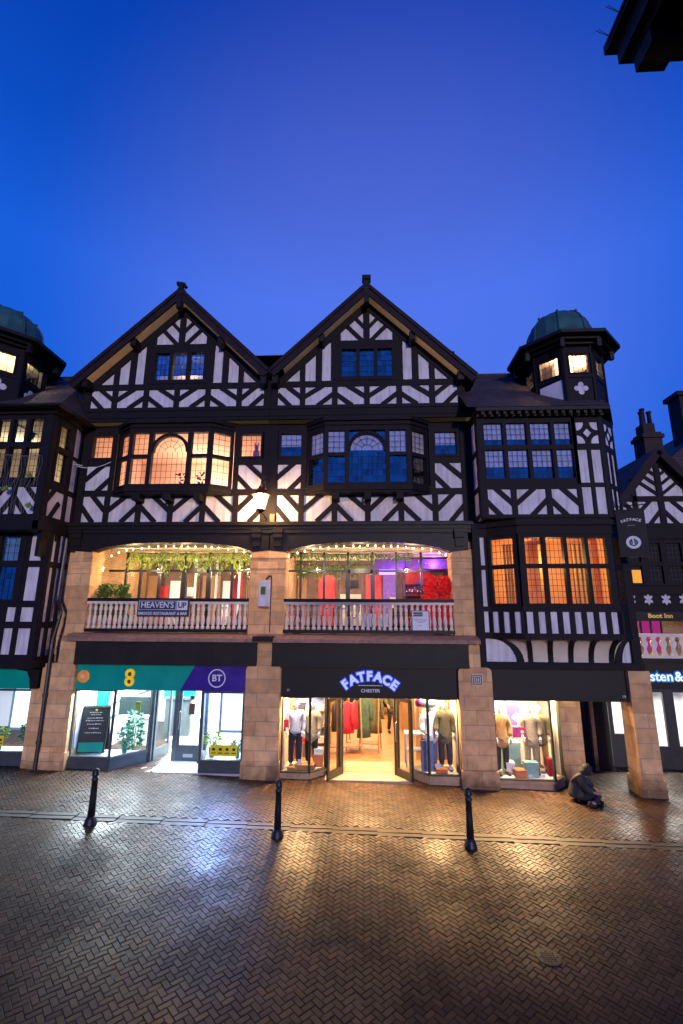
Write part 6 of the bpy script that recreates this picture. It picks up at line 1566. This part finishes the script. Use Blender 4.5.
# ------------------------------------------------------------------ sky, light, camera
def world():
    w = bpy.data.worlds.new('World'); S.world = w; w.use_nodes = True; nt = w.node_tree; nt.nodes.clear()
    out = nt.nodes.new('ShaderNodeOutputWorld'); bg = nt.nodes.new('ShaderNodeBackground'); L(nt,bg.outputs[0],out.inputs[0]); bg.inputs[1].default_value = 1.0
    sky = nt.nodes.new('ShaderNodeTexSky'); sky.sky_type = 'NISHITA'; sky.sun_disc = False; sky.sun_elevation = R(1.0); sky.sun_rotation = R(200); sky.ozone_density = 6
    tc = nt.nodes.new('ShaderNodeTexCoord'); sp = nt.nodes.new('ShaderNodeSeparateXYZ'); L(nt,tc.outputs['Generated'],sp.inputs[0])
    rp = nt.nodes.new('ShaderNodeValToRGB'); cr = rp.color_ramp
    cr.elements[0].position = 0; cr.elements[0].color = (.006,.10,.60,1); cr.elements[1].position = 1; cr.elements[1].color = (.0008,.022,.26,1)
    for p, c in ((.35,(.006,.112,.70)),(.60,(.010,.112,.71)),(.72,(.004,.075,.55)),(.86,(.0012,.046,.42))):
        e = cr.elements.new(p); e.color = c4(c)
    L(nt,sp.outputs[2],rp.inputs[0])
    # paler patch of dusk sky over the gables
    dt = nt.nodes.new('ShaderNodeVectorMath'); dt.operation = 'DOT_PRODUCT'; v = Vector((.03,.88,.50)).normalized(); dt.inputs[1].default_value = v
    nm = nt.nodes.new('ShaderNodeVectorMath'); nm.operation = 'NORMALIZE'; L(nt,tc.outputs['Generated'],nm.inputs[0]); L(nt,nm.outputs[0],dt.inputs[0])
    mr = nt.nodes.new('ShaderNodeMapRange'); mr.interpolation_type = 'SMOOTHSTEP'; mr.inputs['From Min'].default_value = .78; mr.inputs['From Max'].default_value = 1.0; L(nt,dt.outputs['Value'],mr.inputs['Value'])
    gl = nt.nodes.new('ShaderNodeMix'); gl.data_type = 'RGBA'; gl.blend_type = 'ADD'; L(nt,mr.outputs[0],gl.inputs['Factor']); L(nt,rp.outputs[0],gl.inputs['A']); gl.inputs['B'].default_value = (.072,.068,.13,1)
    mx = nt.nodes.new('ShaderNodeMix'); mx.data_type = 'RGBA'; mx.blend_type = 'ADD'; mx.inputs['Factor'].default_value = .001
    L(nt,gl.outputs['Result'],mx.inputs['A']); L(nt,sky.outputs[0],mx.inputs['B']); L(nt,mx.outputs['Result'],bg.inputs[0])
    s = bpy.data.lights.new('street_fill','SUN'); s.energy = 1.32; s.angle = R(6); s.color = (1,.87,.96)  # added directional fill standing in for street lighting on the facade
    o = bpy.data.objects.new('street_fill',s); COL.objects.link(o)
    d = Vector((-math.sin(R(12.5)),math.cos(R(12.5)),-math.tan(R(8)))); o.rotation_euler = d.to_track_quat('-Z','Y').to_euler()
def camera():
    c = bpy.data.cameras.new('camera'); o = bpy.data.objects.new('camera',c); COL.objects.link(o)
    yaw, pit, rol = R(-2.79679), R(12.51337), R(.31146)
    f0 = Vector((math.sin(yaw),math.cos(yaw),0)); r0 = Vector((math.cos(yaw),-math.sin(yaw),0)); u0 = Vector((0,0,1))
    f = f0*math.cos(pit)+u0*math.sin(pit); u = -f0*math.sin(pit)+u0*math.cos(pit)
    r = r0*math.cos(rol)+u*math.sin(rol); u = u*math.cos(rol)-r0*math.sin(rol)
    m = Matrix((r,u,-f)).transposed().to_4x4(); m.translation = EYE; o.matrix_world = m
    c.sensor_fit = 'HORIZONTAL'; c.sensor_width = 24; c.lens = 454.848/683*24; c.clip_end = 2000; c.clip_start = .05
    S.camera = o
build_street(); build_main(); shop_signs(); build_right(); build_left(); build_neighbour(); build_opposite()
bollards(); lantern(); signs(); shop_goods(); gallery_goods(); net_lights(); people()
world(); camera()
GROUPS = {'mannequin':'mannequins in the shop windows','coat':'coats hanging in the clothes shop','clothes_rack':'clothes racks in the clothes shop','potted_plant':'display plants in the phone shop windows','display_box':'boxes in the shop windows',
 'round_table':'round tables on the balconies','window_sticker':'yellow stickers on the phone shop glass','shop_sign':'shop fascia signs','hanging_sign':'projecting signs','string_lights':'strings of bulbs over the balconies','wall_lamp':'wall lamps on the balconies',
 'hanging_greenery':'greenery hanging in the balcony rooms','orchid':'orchids in the lit oriel','lit_display':'lit panels in the phone shop windows','poster':'posters in the shop windows','menu_sheet':'menu sheets behind the right balustrade','turret_building':'domed turret buildings','flowers':'flowers on the right balcony','picture':'pictures on the walls','person':'people'}
for o in S.objects:
    if o.parent is None and 'label' in o.keys() and 'group' not in o.keys():
        g = GROUPS.get(o.name.split('.')[0])
        if g: o['group'] = g
S.view_settings.view_transform = 'Standard'; S.view_settings.look = 'None'; S.view_settings.exposure = 0; S.view_settings.gamma = 1
S.render.engine = 'CYCLES'; S.cycles.use_denoising = True; S.cycles.max_bounces = 8; S.cycles.diffuse_bounces = 3; S.cycles.glossy_bounces = 4; S.cycles.transparent_max_bounces = 12
S.cycles.sample_clamp_indirect = 4; S.cycles.caustics_reflective = False; S.cycles.caustics_refractive = False
